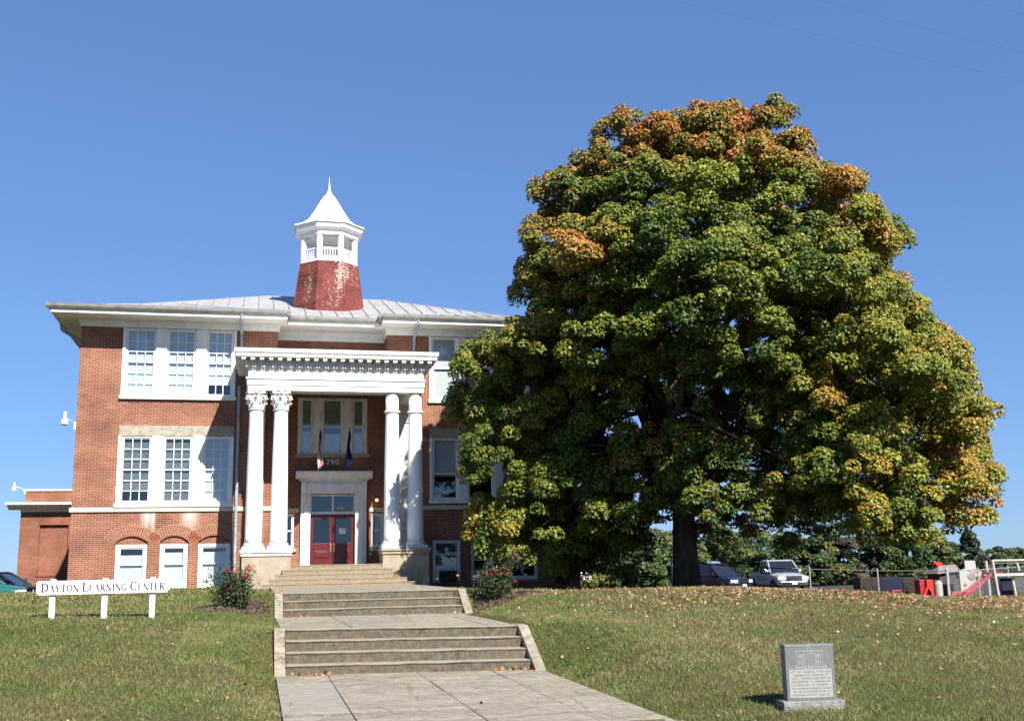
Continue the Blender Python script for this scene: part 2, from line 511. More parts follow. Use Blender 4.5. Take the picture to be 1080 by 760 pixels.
M['bark'] = mat('maple_bark', (0.062, 0.048, 0.038), 0.95, 0.1, 0.3, 5, 0.9, 14, streak=0.25)
M['petal'] = mat('rose_petals', (0.55, 0.015, 0.06), 0.5, 0.3, 0.15, 20)
M['granite'] = mat('grey_granite', (0.135, 0.145, 0.145), 0.5, 0.4, 0.10, 22, 0.05, 120)
M['granite_rough'] = mat('rough_granite', (0.20, 0.197, 0.187), 0.9, 0.3, 0.25, 14, 0.8, 30)
M['granite_face'] = mat('sandblasted_granite', (0.285, 0.29, 0.28), 0.8, 0.2, 0.08, 16)
M['galv'] = mat('galvanised_pipe', (0.45, 0.47, 0.47), 0.4, 0.5, 0.12, 6, metal=0.5)
M['fence_dark'] = mat('dark_rail', (0.03, 0.03, 0.03), 0.5, 0.4, 0.2, 4)
M['wood_white'] = mat('pale_painted_wood', (0.46, 0.42, 0.36), 0.6, 0.3, 0.12, 4)
M['plastic_red'] = mat('red_plastic', (0.50, 0.03, 0.018), 0.4, 0.5, 0.08, 3)
M['plastic_maroon'] = mat('maroon_slide_plastic', (0.30, 0.022, 0.032), 0.4, 0.5, 0.12, 3)
M['plastic_grey'] = mat('light_grey_panel', (0.36, 0.35, 0.335), 0.5, 0.4, 0.06, 3)
M['plastic_taupe'] = mat('taupe_plastic_roof', (0.19, 0.165, 0.155), 0.6, 0.3, 0.1, 3)
M['wall_brown'] = mat('brown_panel', (0.032, 0.021, 0.012), 0.7, 0.3, 0.15, 3)
M['wall_navy'] = mat('navy_panel', (0.006, 0.008, 0.03), 0.6, 0.3, 0.1, 3)
M['dark_ply'] = mat('dark_plank', (0.07, 0.055, 0.05), 0.8, 0.2, 0.2, 4)
M['tyre'] = mat('tyre_rubber', (0.02, 0.02, 0.02), 0.85, 0.2, 0.1, 8)
M['rim'] = mat('alloy_rim', (0.5, 0.5, 0.52), 0.3, 0.5, 0.05, 5, metal=0.9)
M['chrome'] = mat('chrome', (0.75, 0.76, 0.78), 0.12, 0.5, 0.03, 4, metal=1.0)
M['headlight'] = mat('headlight_lens', (0.82, 0.84, 0.86), 0.08, 0.8, 0.03, 9)
M['amber'] = mat('amber_lens', (0.6, 0.2, 0.02), 0.2, 0.5, 0.05, 9)
M['car_glass'] = mat('tinted_car_glass', (0.012, 0.016, 0.022), 0.05, 0.8, 0.05, 2)
M['paint_navy'] = mat('navy_car_paint', (0.008, 0.012, 0.04), 0.18, 0.6, 0.05, 1)
M['paint_silver'] = mat('silver_car_paint', (0.40, 0.41, 0.43), 0.25, 0.6, 0.04, 1, metal=0.2)
M['paint_teal'] = mat('teal_car_paint', (0.012, 0.10, 0.095), 0.2, 0.6, 0.05, 1)
M['paint_black'] = mat('black_car_paint', (0.006, 0.007, 0.012), 0.15, 0.6, 0.05, 1)
M['paint_white'] = mat('white_car_paint', (0.75, 0.76, 0.78), 0.25, 0.6, 0.03, 1)
M['flag_red'] = mat('flag_red', (0.45, 0.02, 0.03), 0.8, 0.1, 0.1, 6)
M['flag_white'] = mat('flag_white', (0.75, 0.74, 0.74), 0.8, 0.1, 0.06, 6)
M['flag_blue'] = mat('flag_blue', (0.02, 0.03, 0.14), 0.8, 0.1, 0.1, 6)
M['wire'] = mat('cable', (0.05, 0.06, 0.09), 0.7, 0.2, 0.1, 2)
# ============================================================ terrain
LPX0, LPX1 = 0.36, 4.95
PROF_L = ([-30, 0, 8, 11.5, 15, 19, 22, 25, 30, 36, 42, 47, 60, 100, 700], [-2.2, -2.1, -1.97, -1.84, -1.62, -1.33, -1.08, -.88, -.68, -.56, -.52, -.85, -1.2, -2.0, -2.0])
PROF_R = ([-30, 0, 8, 12.5, 16, 19, 23, 26, 30, 36, 42, 50, 62, 100, 700], [-2.2, -2.1, -1.98, -1.78, -1.48, -1.19, -.84, -.635, -.70, -.78, -.82, -.78, -.75, -.8, -1.5])
PROF_P = ([-30, 12.3, 12.35, 19, 20.2, 26.3, 27.1, 33, 42, 700], [-2.0, -2.0, -1.80, -1.74, -1.04, -1.06, -.52, -.50, -.5, -.5])
def ground(X, Y):
    X = np.asarray(X, float); Y = np.asarray(Y, float)
    zl = np.interp(Y, *PROF_L); zr = np.interp(Y, *PROF_R)
    t = smooth01((X - 0.0) / 5.3)
    z = zl * (1 - t) + zr * t
    z = z - 0.50 * smooth01((X - 11.5) / 9.0) * smooth01((Y - 13) / 12)
    z = z - 0.55 * smooth01((X - 14) / 15.0) * smooth01((Y - 27) / 16)
    z = z + 0.035 * np.sin(X * 0.9 + 1.3 * np.sin(Y * 0.37)) * np.sin(Y * 0.8) * smooth01((40 - Y) / 5)
    d = np.maximum(np.maximum(LPX0 - X, X - LPX1), 0)
    w = 1 - smooth01(d / np.where(X < 2, 1.1, 1.7))
    w = w * smooth01((Y - 6) / 5) * smooth01((34 - Y) / 5)
    zp = np.interp(Y, *PROF_P) - 0.015 * np.clip(X - .5, 0, 5) * smooth01((22 - Y) / 3)
    z = z * (1 - w) + zp * w
    inside = (X > LPX0 + .12) & (X < LPX1 - .12) & (Y < 36.5)
    return np.where(inside, z - 0.30, z)

def axis(lo, hi, fine0, fine1, step):
    a = list(np.arange(fine0, fine1 + 1e-6, step))
    s = step; v = fine1
    while v < hi:
        s *= 1.25; v += s; a.append(min(v, hi))
    s = step; v = fine0; b = []
    while v > lo:
        s *= 1.25; v -= s; b.append(max(v, lo))
    return np.array(sorted(set(b + a)))
gx = np.array(sorted(set(np.round(np.concatenate([axis(-900, 900, -13, 24, 0.24), np.arange(-2, 8.01, .12)]), 4))))
gy = np.array(sorted(set(np.round(np.concatenate([axis(-60, 1500, 8, 44, 0.24), np.arange(17, 28.51, .12)]), 4))))
GX, GY = np.meshgrid(gx, gy)
GZ = ground(GX, GY) + EYE
V = np.stack([GX, GY, GZ], -1).reshape(-1, 3)
nx, ny = len(gx), len(gy)
ii = (np.arange(ny - 1)[:, None] * nx + np.arange(nx - 1)[None, :]).ravel()
Fq = np.stack([ii, ii + 1, ii + nx + 1, ii + nx], -1)

def ground_mat():
    m = bpy.data.materials.new('lawn_soil')
    m.use_nodes = True
    nt = m.node_tree; N, L = nt.nodes, nt.links
    b = N['Principled BSDF']; b.inputs['Roughness'].default_value = 0.95; b.inputs['Specular IOR Level'].default_value = 0.1
    tc = N.new('ShaderNodeTexCoord')
    n1 = N.new('ShaderNodeTexNoise'); n1.inputs['Scale'].default_value = 0.55; n1.inputs['Detail'].default_value = 6
    n2 = N.new('ShaderNodeTexNoise'); n2.inputs['Scale'].default_value = 26; n2.inputs['Detail'].default_value = 6
    n2.inputs['Roughness'].default_value = 0.75
    L.new(tc.outputs['Object'], n1.inputs['Vector']); L.new(tc.outputs['Object'], n2.inputs['Vector'])
    c1 = N.new('ShaderNodeValToRGB')
    e = c1.color_ramp.elements
    e[0].position = 0.3; e[0].color = (0.042, 0.046, 0.019, 1)
    e[1].position = 0.7; e[1].color = (0.125, 0.10, 0.05, 1)
    L.new(n2.outputs['Fac'], c1.inputs[0])
    c2 = N.new('ShaderNodeValToRGB')
    e = c2.color_ramp.elements
    e[0].position = 0.35; e[0].color = (0.85, 1.05, 0.8, 1)
    e[1].position = 0.7; e[1].color = (1.2, 0.98, 0.9, 1)
    L.new(n1.outputs['Fac'], c2.inputs[0])
    mx = N.new('ShaderNodeMix'); mx.data_type = 'RGBA'; mx.blend_type = 'MULTIPLY'; mx.inputs['Factor'].default_value = 1
    L.new(c1.outputs[0], mx.inputs['A']); L.new(c2.outputs[0], mx.inputs['B'])
    L.new(mx.outputs['Result'], b.inputs['Base Color'])
    bp = N.new('ShaderNodeBump'); bp.inputs['Strength'].default_value = 0.8; bp.inputs['Distance'].default_value = 0.05
    L.new(n2.outputs['Fac'], bp.inputs['Height']); L.new(bp.outputs[0], b.inputs['Normal'])
    return m
M['ground'] = ground_mat()
tag(npmesh('ground', V, Fq, M['ground'], smooth=True), kind='structure')

# parking lots beyond the lawn (thin sheets following the slope)
def sheet(name, x0, x1, y0, y1, m, lift=0.01, n=14):
    xs = np.linspace(x0, x1, n); ys = np.linspace(y0, y1, n)
    X, Y = np.meshgrid(xs, ys)
    V = np.stack([X, Y, ground(X, Y) + lift + EYE], -1).reshape(-1, 3)
    ii = (np.arange(n - 1)[:, None] * n + np.arange(n - 1)[None, :]).ravel()
    return tag(npmesh(name, V, np.stack([ii, ii + 1, ii + n + 1, ii + n], -1), m, smooth=True), kind='structure')
sheet('parking_lot', 17, 60, 56, 72, M['asphalt'], 0.03, 30)
sheet('driveway', -40, -8.2, 43.5, 50.5, M['asphalt'], 0.05, 24)

# ============================================================ paths and steps (metres)
def tilt(x):
    return -0.015 * max(0.0, min(5, x - .5))
def slab_grid(name, xs, ys, zfun, thick, gap, m, patch=None, jit=0.0):
    mb = MB(); r = random.Random(5)
    for i in range(len(xs) - 1):
        for j in range(len(ys) - 1):
            x0, x1, y0, y1 = xs[i] + gap, xs[i + 1] - gap, ys[j] + gap, ys[j + 1] - gap
            dz = r.uniform(-jit, jit)
            mb.cur = 1 if patch and (i, j) in patch else 0
            top = [(x0, y0), (x1, y0), (x1, y1), (x0, y1)]
            mb.hexa([(x, y, zfun(x, y) - thick) for x, y in top], [(x, y, zfun(x, y) + dz) for x, y in top])
    o = mb.build(name, [m, M['patch']], bevel=0.008)
    return tag(o, kind='structure')
zlow = lambda x, y: np.interp(y, [12.5, 19.3], [-1.765, -1.70]) + tilt(x)
slab_grid('lower_path', [0.36, 1.22, 2.75, 4.05, 4.95], [12.42, 14.4, 16.2, 17.7, 19.3], zlow, 0.2, 0.006, M['path'],
          patch={(0, 2), (0, 1)}, jit=0.004)
slab_grid('landing', [0.46, 1.75, 3.15, 4.3, 4.99], [20.34, 22.3, 24.3, 26.42], lambda x, y: np.interp(y, [20.2, 26.4], [-1.0, -1.04]) + tilt(x) * np.interp(y, [20.2, 26.4], [1, .2]),
          0.2, 0.006, M['path'], jit=0.004)
slab_grid('upper_path', [0.46, 2.8, 5.2], [27.35, 30.2, 33.2, 37.4], lambda x, y: np.interp(y, [27.1, 37.4], [-.50, -.49]), 0.2, 0.006, M['path'])
mb = MB()
mb.hexa([(0.37, 12.43, -2.1), (4.94, 12.43, -2.1), (4.94, 19.3, -2.1), (0.37, 19.3, -2.1)],
        [(0.37, 12.43, -1.82), (4.94, 12.43, -1.88), (4.94, 19.3, -1.82), (0.37, 19.3, -1.76)])
mb.box(0.47, 5.11, 20.3, 26.4, -1.5, -1.13)
tag(mb.build('path_bed', M['soil']), kind='structure')

def flight(name, x0, x1, fronts, tops, zbot, back, cheeks, label, do_tilt, seed):
    root = thing(name, (x0 + x1) / 2, fronts[0], zbot + .4, label, 'steps')
    r = random.Random(seed)
    for i, (y, z) in enumerate(zip(fronts, tops)):
        yb = fronts[i + 1] + .06 if i + 1 < len(fronts) else back
        lo = (tops[i - 1] - .05) if i else zbot
        mb = MB()
        n = 14                                        # worn, slightly uneven nosing
        tl = [tilt(x0 + (x1 - x0) * k / n) if do_tilt else 0 for k in range(n + 1)]
        X = [x0 + (x1 - x0) * k / n for k in range(n + 1)]
        wob = [r.uniform(-.006, .006) for _ in X]
        wy = [r.uniform(-.008, .008) for _ in X]
        prof = lambda k: [(X[k], y, lo + tl[k]), (X[k], y + wy[k] * .3, z - .026 + tl[k] + wob[k]), (X[k], y - .015 + wy[k], z - .022 + tl[k] + wob[k]),
                          (X[k], y - .015 + wy[k], z - .006 + tl[k] + wob[k]), (X[k], y - .008 + wy[k], z + tl[k] + wob[k] * .6),
                          (X[k], yb, z + tl[k] + .006), (X[k], yb, lo + tl[k])]
        mb.rings([prof(k) for k in range(n + 1)])
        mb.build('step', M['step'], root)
    for (cx0, cx1, poly) in cheeks:
        mb = MB(); mb.prism_x(poly, cx0, cx1)
        mb.build('cheek_wall', M['path'], root, bevel=0.012)
    return root
flight('stone_steps', 0.54, 4.78, [19.1, 19.43, 19.77, 20.1], [-1.545, -1.365, -1.185, -1.005], -2.1, 20.36,
       [(0.34, 0.53, [(18.95, -2.2), (18.95, -1.72), (19.05, -1.64), (20.05, -.985), (20.4, -.975), (20.4, -2.2)]),
        (4.79, 4.98, [(18.75, -2.2), (18.75, -1.83), (18.85, -1.72), (20.05, -1.06), (20.4, -1.05), (20.4, -2.2)])],
       'lower flight of four worn concrete steps with sloping side curbs', True, 3)
flight('stone_steps', 0.66, 4.92, [26.35, 26.72, 27.08], [-.87, -.69, -.505], -1.4, 27.4,
       [(0.45, 0.65, [(26.2, -1.4), (26.2, -1.03), (26.3, -.96), (27.05, -.50), (27.4, -.49), (27.4, -1.4)]),
        (4.93, 5.13, [(26.05, -1.4), (26.05, -1.07), (26.15, -1.0), (27.05, -.50), (27.4, -.49), (27.4, -1.4)])],
       'upper flight of three worn concrete steps nearest the porch', False, 4)
# top of the flight that goes on down towards the street, only its upper edge is in the frame
mb = MB()
mb.prism_x([(12.36, -2.4), (12.36, -1.80), (12.33, -1.79), (12.33, -1.76), (12.40, -1.755), (12.40, -2.4)], 0.36, 4.68)
curb = MB(); curb.prism_x([(11.2, -2.6), (11.2, -2.25), (12.2, -1.83), (12.41, -1.80), (12.41, -2.6)], 4.69, 4.95)
root = thing('stone_steps', 2.6, 12.36, -2.0, 'top edge of the steps down to the street, at the bottom of the picture', 'steps')
mb.build('step', M['step'], root)
curb.build('cheek_wall', M['path'], root, bevel=.01)

# ============================================================ the school
Bd = thing('school_building', 2.5, 38, -.5, 'two storey red brick schoolhouse with white columned porch and roof cupola', 'school', s=S)
def bmb():
    return MB(S)
def bpart(mb, name, m, parent=None, **k):
    return mb.build(name, M[m] if isinstance(m, str) else m, parent or Bd, **k)

def wall_face(mb, x0, x1, z0, z1, y, openings, depth=.16):
    xs = sorted({x0, x1, *[v for o in openings for v in o[:2]]})
    zs = sorted({z0, z1, *[v for o in openings for v in o[2:4]]})
    for a, b in zip(xs, xs[1:]):
        for c, d in zip(zs, zs[1:]):
            mx, mz = (a + b) / 2, (c + d) / 2
            if any(o[0] < mx < o[1] and o[2] < mz < o[3] for o in openings):
                continue
            mb.face((a, y, c), (b, y, c), (b, y, d), (a, y, d))
    for (a, b, c, d) in [o[:4] for o in openings]:
        Y = y + depth
        mb.face((a, y, c), (a, Y, c), (a, Y, d), (a, y, d))
        mb.face((b, y, c), (b, y, d), (b, Y, d), (b, Y, c))
        mb.face((a, y, d), (a, Y, d), (b, Y, d), (b, y, d))
        mb.face((a, y, c), (b, y, c), (b, Y, c), (a, Y, c))

XL, XR, CX0, CX1 = -5.96, 11.42, .56, 4.45
YW, YC, YB = 38.0, 39.15, 62.0
ZB, ZT = -1.0, 8.62
UPL = (-4.60, -.84, 5.88, 8.33); GRL = (-4.60, -.84, 2.24, 4.61)
UPR = (5.95, 9.71, 5.90, 8.33); GRR = (5.95, 9.71, 2.30, 4.63)
BSL = [(-4.53, -3.51, -.44, 1.30), (-3.13, -2.21, -.44, 1.30), (-1.90, -.84, -.44, 1.30)]
BSR = [(6.04, 7.05, -.42, 1.0), (7.42, 8.36, -.42, 1.0), (8.80, 9.87, -.42, 1.0)]
w = bmb(); wall_face(w, XL, CX0, ZB, ZT, YW, [UPL, GRL] + BSL)
w.face((XL, YW, ZB), (XL, YW, ZT), (XL, YB, ZT), (XL, YB, ZB))
w.face((CX0, YW, ZB), (CX0, YC, ZB), (CX0, YC, ZT), (CX0, YW, ZT))
bpart(w, 'wall', 'brick', fix=False)
w = bmb(); wall_face(w, CX1, XR, ZB, ZT, YW, [UPR, GRR] + BSR)
w.face((XR, YW, ZB), (XR, YB, ZB), (XR, YB, ZT), (XR, YW, ZT))
w.face((CX1, YW, ZB), (CX1, YW, ZT), (CX1, YC, ZT), (CX1, YC, ZB))
bpart(w, 'wall', 'brick', fix=False)
CWIN = (1.35, 3.84, 4.15, 6.18)
SWL = (.86, 1.28, .82, 2.02); SWR = (4.02, 4.42, .82, 2.02); DOORW = (1.84, 3.42, .21, 2.70)
w = bmb(); wall_face(w, CX0, CX1, ZB, ZT, YC, [CWIN, SWL, SWR, DOORW], .2)
bpart(w, 'wall', 'brick', fix=False)
w = bmb(); w.face((XL, YB, ZB), (XR, YB, ZB), (XR, YB, ZT), (XL, YB, ZT))
bpart(w, 'wall', 'brick', fix=False)
# rooms: floors and a spine wall so the windows do not look straight through the house
w = bmb()
for z in (-.9, 1.75, 5.2, 8.45):
    w.box(XL + .05, CX0 - .05, YW + .3, YB - .1, z, z + .12)
    w.box(CX1 + .05, XR - .05, YW + .3, YB - .1, z, z + .12)
w.box(XL + .05, XR - .05, 43.2, 43.3, -.9, 8.5)
w.box(CX0 + .1, CX1 - .1, YC + .3, 43.1, 3.2, 3.3); w.box(CX0 + .1, CX1 - .1, YC + .3, 43.1, -.2, .19)
bpart(w, 'room', 'interior')

# --- windows
def window(x0, x1, z0, z1, y, cols, rows, frame='white', fw=.055, blind=None, blind_m='blind', mid=.5, glass='glass', rail_m=None, sub_blinds=()):
    """double-hung: outer frame, two sashes with muntins, one mesh of panes, blind behind"""
    m = bmb(); d0, d1 = y + .02, y + .12
    m.box(x0, x0 + fw, d0, d1, z0, z1); m.box(x1 - fw, x1, d0, d1, z0, z1)
    m.box(x0 + fw, x1 - fw, d0, d1, z0, z0 + fw); m.box(x0 + fw, x1 - fw, d0, d1, z1 - fw, z1)
    W = bpart(m, 'window', frame)
    zi0, zi1, xi0, xi1 = z0 + fw, z1 - fw, x0 + fw, x1 - fw
    zm = zi0 + (zi1 - zi0) * mid
    for k, (a, b, yy) in enumerate(((zi0, zm + .02, y + .085), (zm - .02, zi1, y + .05))):
        m = bmb(); t = .038
        m.box(xi0 + .002, xi0 + t, yy, yy + .03, a + .002, b - .002); m.box(xi1 - t, xi1 - .002, yy, yy + .03, a + .002, b - .002)
        m.box(xi0 + t, xi1 - t, yy + .001, yy + .029, a + .002, a + t + .01); m.box(xi0 + t, xi1 - t, yy + .001, yy + .029, b - t, b - .002)
        ww = (xi1 - xi0 - 2 * t) / cols
        for c in range(1, cols):
            xx = xi0 + t + ww * c; m.box(xx - .013, xx + .013, yy + .004, yy + .026, a + t + .01, b - t)
        for r_ in range(1, rows):
            zz = a + t + (b - a - 2 * t) * r_ / rows
            for c in range(cols):
                m.box(xi0 + t + ww * c + .013 * (c > 0), xi0 + t + ww * (c + 1) - .013 * (c < cols - 1), yy + .005, yy + .025, zz - .013, zz + .013)
        m.build('sash', M[rail_m or frame], W)
    m = bmb()
    m.face((xi0, y + .10, zi0), (xi1, y + .10, zi0), (xi1, y + .10, zm), (xi0, y + .10, zm))
    m.face((xi0, y + .065, zm), (xi1, y + .065, zm), (xi1, y + .065, zi1), (xi0, y + .065, zi1))
    m.build('pane', M[glass], W, fix=False)
    bl = ([(blind[0], blind[1], blind_m)] if blind else []) + list(sub_blinds)
    for (b0, b1, bm_) in bl:
        m = bmb(); a, b = zi0 + (zi1 - zi0) * b0, zi0 + (zi1 - zi0) * b1
        n = max(2, int((b - a) / .05)); h = (b - a) / n
        for i in range(n):                            # tilted slats
            m.face((xi0 + .01, y + .138, a + h * i), (xi1 - .01, y + .138, a + h * i), (xi1 - .01, y + .15, a + h * (i + 1.02)), (xi0 + .01, y + .15, a + h * (i + 1.02)))
        m.build('blind', M[bm_], W, fix=False)
    return W

def surround(o, y, units, sill=True, frame='white', proud=.03):
    """white frame with wide mullions round a three-light window"""
    x0, x1, z0, z1 = o; m = bmb()
    ya, yb = y - proud, y + .11
    m.box(x0, units[0][0], ya, yb, z0 + .1, z1); m.box(units[-1][1], x1, ya, yb, z0 + .1, z1)
    for a, b in zip(units, units[1:]):
        m.box(a[1], b[0], ya - .02, yb, z0 + .1, z1)
    m.box(x0 - .04, x1 + .04, ya - .07, yb + .005, z0 - .02, z0 + .1)
    bpart(m, 'window_surround', frame, bevel=.008)

UL = [(-4.50, -3.50), (-3.16, -2.18), (-1.84, -.92)]
surround(UPL, YW, UL)
for k, (a, b) in enumerate(UL):
    window(a, b, UPL[2] + .1, UPL[3], YW, 3, 3, blind=((.17 if k == 2 else .0), 1.0))
surround(GRL, YW, UL)
window(UL[0][0], UL[0][1], GRL[2] + .1, GRL[3], YW, 3, 3, blind=(.2, .93), blind_m='blind_grey')
window(UL[1][0], UL[1][1], GRL[2] + .1, GRL[3], YW, 3, 3, blind=(.0, .93), blind_m='blind_grey')
window(UL[2][0], UL[2][1], GRL[2] + .1, GRL[3], YW, 3, 3, blind=(.0, 1.0))
UR = [(6.05, 7.0), (7.33, 8.3), (8.63, 9.62)]
surround(UPR, YW, UR)
for k, (a, b) in enumerate(UR):
    window(a, b, UPR[2] + .1, UPR[3], YW, 1, 1, blind=(.0, .47), mid=.5, sub_blinds=((.5, 1.0, 'blind'),))
surround(GRR, YW, UR)
for k, (a, b) in enumerate(UR):
    window(a, b, GRR[2] + .1, GRR[3], YW, 1, 1, blind=(.38, 1.0), mid=.42)
# basement
for k, (a, b, c, d) in enumerate(BSL):
    window(a + .01, b - .01, c, 1.0, YW + .05, 1, 1, fw=.11, blind=(0.02, .86 if k else .8), mid=.55)
for k, (a, b, c, d) in enumerate(BSR):
    window(a + .01, b - .01, c + (.42 if k == 0 else 0), d, YW + .03, 1, 1, fw=.08, blind=(.55, .95), blind_m='blind_grey')
m = bmb(); m.box(6.05, 7.04, YW + .05, YW + .1, -.42, -.005); bpart(m, 'window_panel', 'white_worn')
m = bmb(); m.box(6.28, 6.86, YW - .25, YW + .048, -.45, -.06)
for i in range(7):
    m.box(6.30, 6.84, YW - .262, YW - .252, -.42 + i * .05, -.39 + i * .05)
bpart(m, 'air_conditioner', 'black')
# lintels, sills, bands
for (a, b) in ((-4.58, -.85), (5.94, 9.72)):
    m = bmb(); m.box(a, b, YW - .012, YW + .14, 4.612, 4.97); bpart(m, 'lintel', 'lintel')
m = bmb(); m.box(XL - .06, CX0 - .02, YW - .06, YW + .1, 2.07, 2.215); m.box(XL - .06, XL + .02, YW + .1, YB, 2.07, 2.215)
bpart(m, 'band_course', 'cream', bevel=.01)
m = bmb(); m.box(CX1 + .02, XR + .06, YW - .06, YW + .1, 2.07, 2.215); bpart(m, 'band_course', 'cream', bevel=.01)
for (a, b) in ((CX0 + .005, 1.44), (3.9, CX1 - .005)):
    m = bmb(); m.box(a, b, YC - .04, YC + .1, 2.07, 2.215); bpart(m, 'band_course', 'cream', bevel=.01)
for (a, b, c, d) in BSL + BSR:
    m = bmb(); m.box(a - .03, b + .03, YW - .06, YW + .12, c - .09, c - .002); bpart(m, 'sill', 'lintel')
for o in (SWL, SWR):
    m = bmb(); m.box(max(o[0] - .1, CX0 + .01), min(o[1] + .1, CX1 - .01), YC - .07, YC + .1, o[2] - .13, o[2] - .002); bpart(m, 'sill', 'lintel')
m = bmb(); m.box(CWIN[0] - .08, CWIN[1] + .08, YC - .07, YC + .1, CWIN[2] - .13, CWIN[2] - .002); bpart(m, 'sill', 'lintel')
# segmental brick arches over the left basement windows, with a brick infill under each
for (a, b, c, d) in BSL:
    cx, hw = (a + b) / 2, (b - a) / 2 + .03
    rise = .24; R = (hw * hw + rise * rise) / (2 * rise); zc = 1.03 + rise - R
    th = math.asin(hw / R)
    back = bmb(); pts = []
    n = 30
    for i in range(n + 1):
        t = -th * 1.12 + 2 * th * 1.12 * i / n
        pts.append((R * math.sin(t) + cx, zc + R * math.cos(t), cx + (R + .37) * math.sin(t), zc + (R + .37) * math.cos(t)))
    for p_, q_ in zip(pts, pts[1:]):
        back.hexa([(p_[0], YW - .004, p_[1]), (q_[0], YW - .004, q_[1]), (q_[2], YW - .004, q_[3]), (p_[2], YW - .004, p_[3])],
                  [(p_[0], YW + .12, p_[1]), (q_[0], YW + .12, q_[1]), (q_[2], YW + .12, q_[3]), (p_[2], YW + .12, p_[3])])
    A = bpart(back, 'brick_arch', 'mortar')
    v = bmb(); rr = random.Random(int(cx * 100))
    for ring in range(3):
        r0, r1 = R + .005 + ring * .122, R + .112 + ring * .122
        k = int(2 * th * 1.12 * r0 / .075)
        for i in range(k):
            t0 = -th * 1.12 + 2 * th * 1.12 * (i + .15) / k; t1 = -th * 1.12 + 2 * th * 1.12 * (i + .85) / k
            yy = YW - .010 - rr.uniform(0, .004)
            q = [(cx + r * math.sin(t), zc + r * math.cos(t)) for r, t in ((r0, t0), (r0, t1), (r1, t1), (r1, t0))]
            v.hexa([(x, yy, z) for x, z in q], [(x, YW - .002, z) for x, z in q])
    v.build('arch_brick', M['brick_plain'], A)
    f = bmb(); nn = 16; poly = [(a, .995), (b, .995)] + [(cx + R * math.sin(th * (1 - 2 * i / nn)), zc + R * math.cos(th * (1 - 2 * i / nn)) + .02) for i in range(nn + 1)]
    poly = [(min(max(x, a + .002), b - .002), z) for x, z in poly]
    f.prism_y(poly, YW + .07, YW + .13); bpart(f, 'arch_infill', 'brick')

# --- centre: three-light window, side lights, doorway
UC = [(1.43, 1.90), (2.20, 2.97), (3.29, 3.76)]
m = bmb()
m.box(CWIN[0], UC[0][0], YC - .02, YC + .1, CWIN[2], CWIN[3]); m.box(UC[2][1], CWIN[1], YC - .02, YC + .1, CWIN[2], CWIN[3])
for a, b in zip(UC, UC[1:]):
    m.box(a[1], b[0], YC - .03, YC + .1, CWIN[2], CWIN[3])
bpart(m, 'window_surround', 'white_worn', bevel=.008)
for k, (a, b) in enumerate(UC):
    window(a, b, CWIN[2], CWIN[3], YC, 1, 1, frame='white_worn', blind=(.0, (.40, .36, .38)[k]), mid=.48, sub_blinds=((.49, 1.0, 'blind_green'),), glass='glass')
for o in (SWL, SWR):
    window(o[0], o[1], o[2], o[3], YC, 1, 1, fw=.05)
m = bmb()
m.box(1.50, 1.84, YC - .10, YC + .06, .215, 2.72); m.box(3.42, 3.82, YC - .10, YC + .06, .215, 2.72)   # jambs
m.box(1.62, 1.78, YC - .13, YC - .102, .35, 2.6); m.box(3.50, 3.70, YC - .13, YC - .102, .35, 2.6)
m.box(1.50, 3.82, YC - .10, YC + .06, 2.722, 3.16)
m.box(1.56, 3.76, YC - .14, YC - .102, 2.80, 3.08)
m.box(1.44, 3.88, YC - .20, YC + .02, 3.162, 3.24)
m.prism_x([(YC - .22, 3.242), (YC - .36, 3.34), (YC - .42, 3.42), (YC - .42, 3.50), (YC, 3.54), (YC, 3.242)], 1.30, 4.01)
for x in (1.505, 3.655):                            # scroll brackets
    m.prism_x([(YC - .105, 2.45), (YC - .16, 2.50), (YC - .17, 2.62), (YC - .15, 2.72), (YC - .24, 2.95), (YC - .24, 3.155), (YC - .105, 3.155)], x, x + .165)
bpart(m, 'door_surround', 'white', bevel=.008)
m = bmb(); m.box(1.84, 3.42, YC + .02, YC + .12, 2.0, 2.09); m.box(1.84, 3.42, YC + .02, YC + .12, 2.64, 2.70)
m.box(1.84, 1.89, YC + .02, YC + .12, 2.09, 2.64); m.box(3.37, 3.42, YC + .02, YC + .12, 2.09, 2.64); m.box(2.6, 2.66, YC + .02, YC + .12, 2.09, 2.64)
tr_ = bpart(m, 'transom', 'white_worn')
m = bmb(); m.face((1.89, YC + .08, 2.09), (3.37, YC + .08, 2.09), (3.37, YC + .08, 2.64), (1.89, YC + .08, 2.64)); m.build('pane', M['glass_dark'], tr_, fix=False)
m = bmb()
for i, x in enumerate((2.80, 2.885, 2.97)):          # small gold house number, too small to read
    m.box(x, x + .06, YC + .07, YC + .077, 2.17, 2.19); m.box(x + .02 * (i % 2), x + .025 + .02 * (i % 2), YC + .07, YC + .077, 2.19, 2.25); m.box(x, x + .06, YC + .07, YC + .077, 2.25, 2.27)
m.build('number', mat('gold_leaf', (.75, .55, .08), .5, .4, .05, 9), tr_)
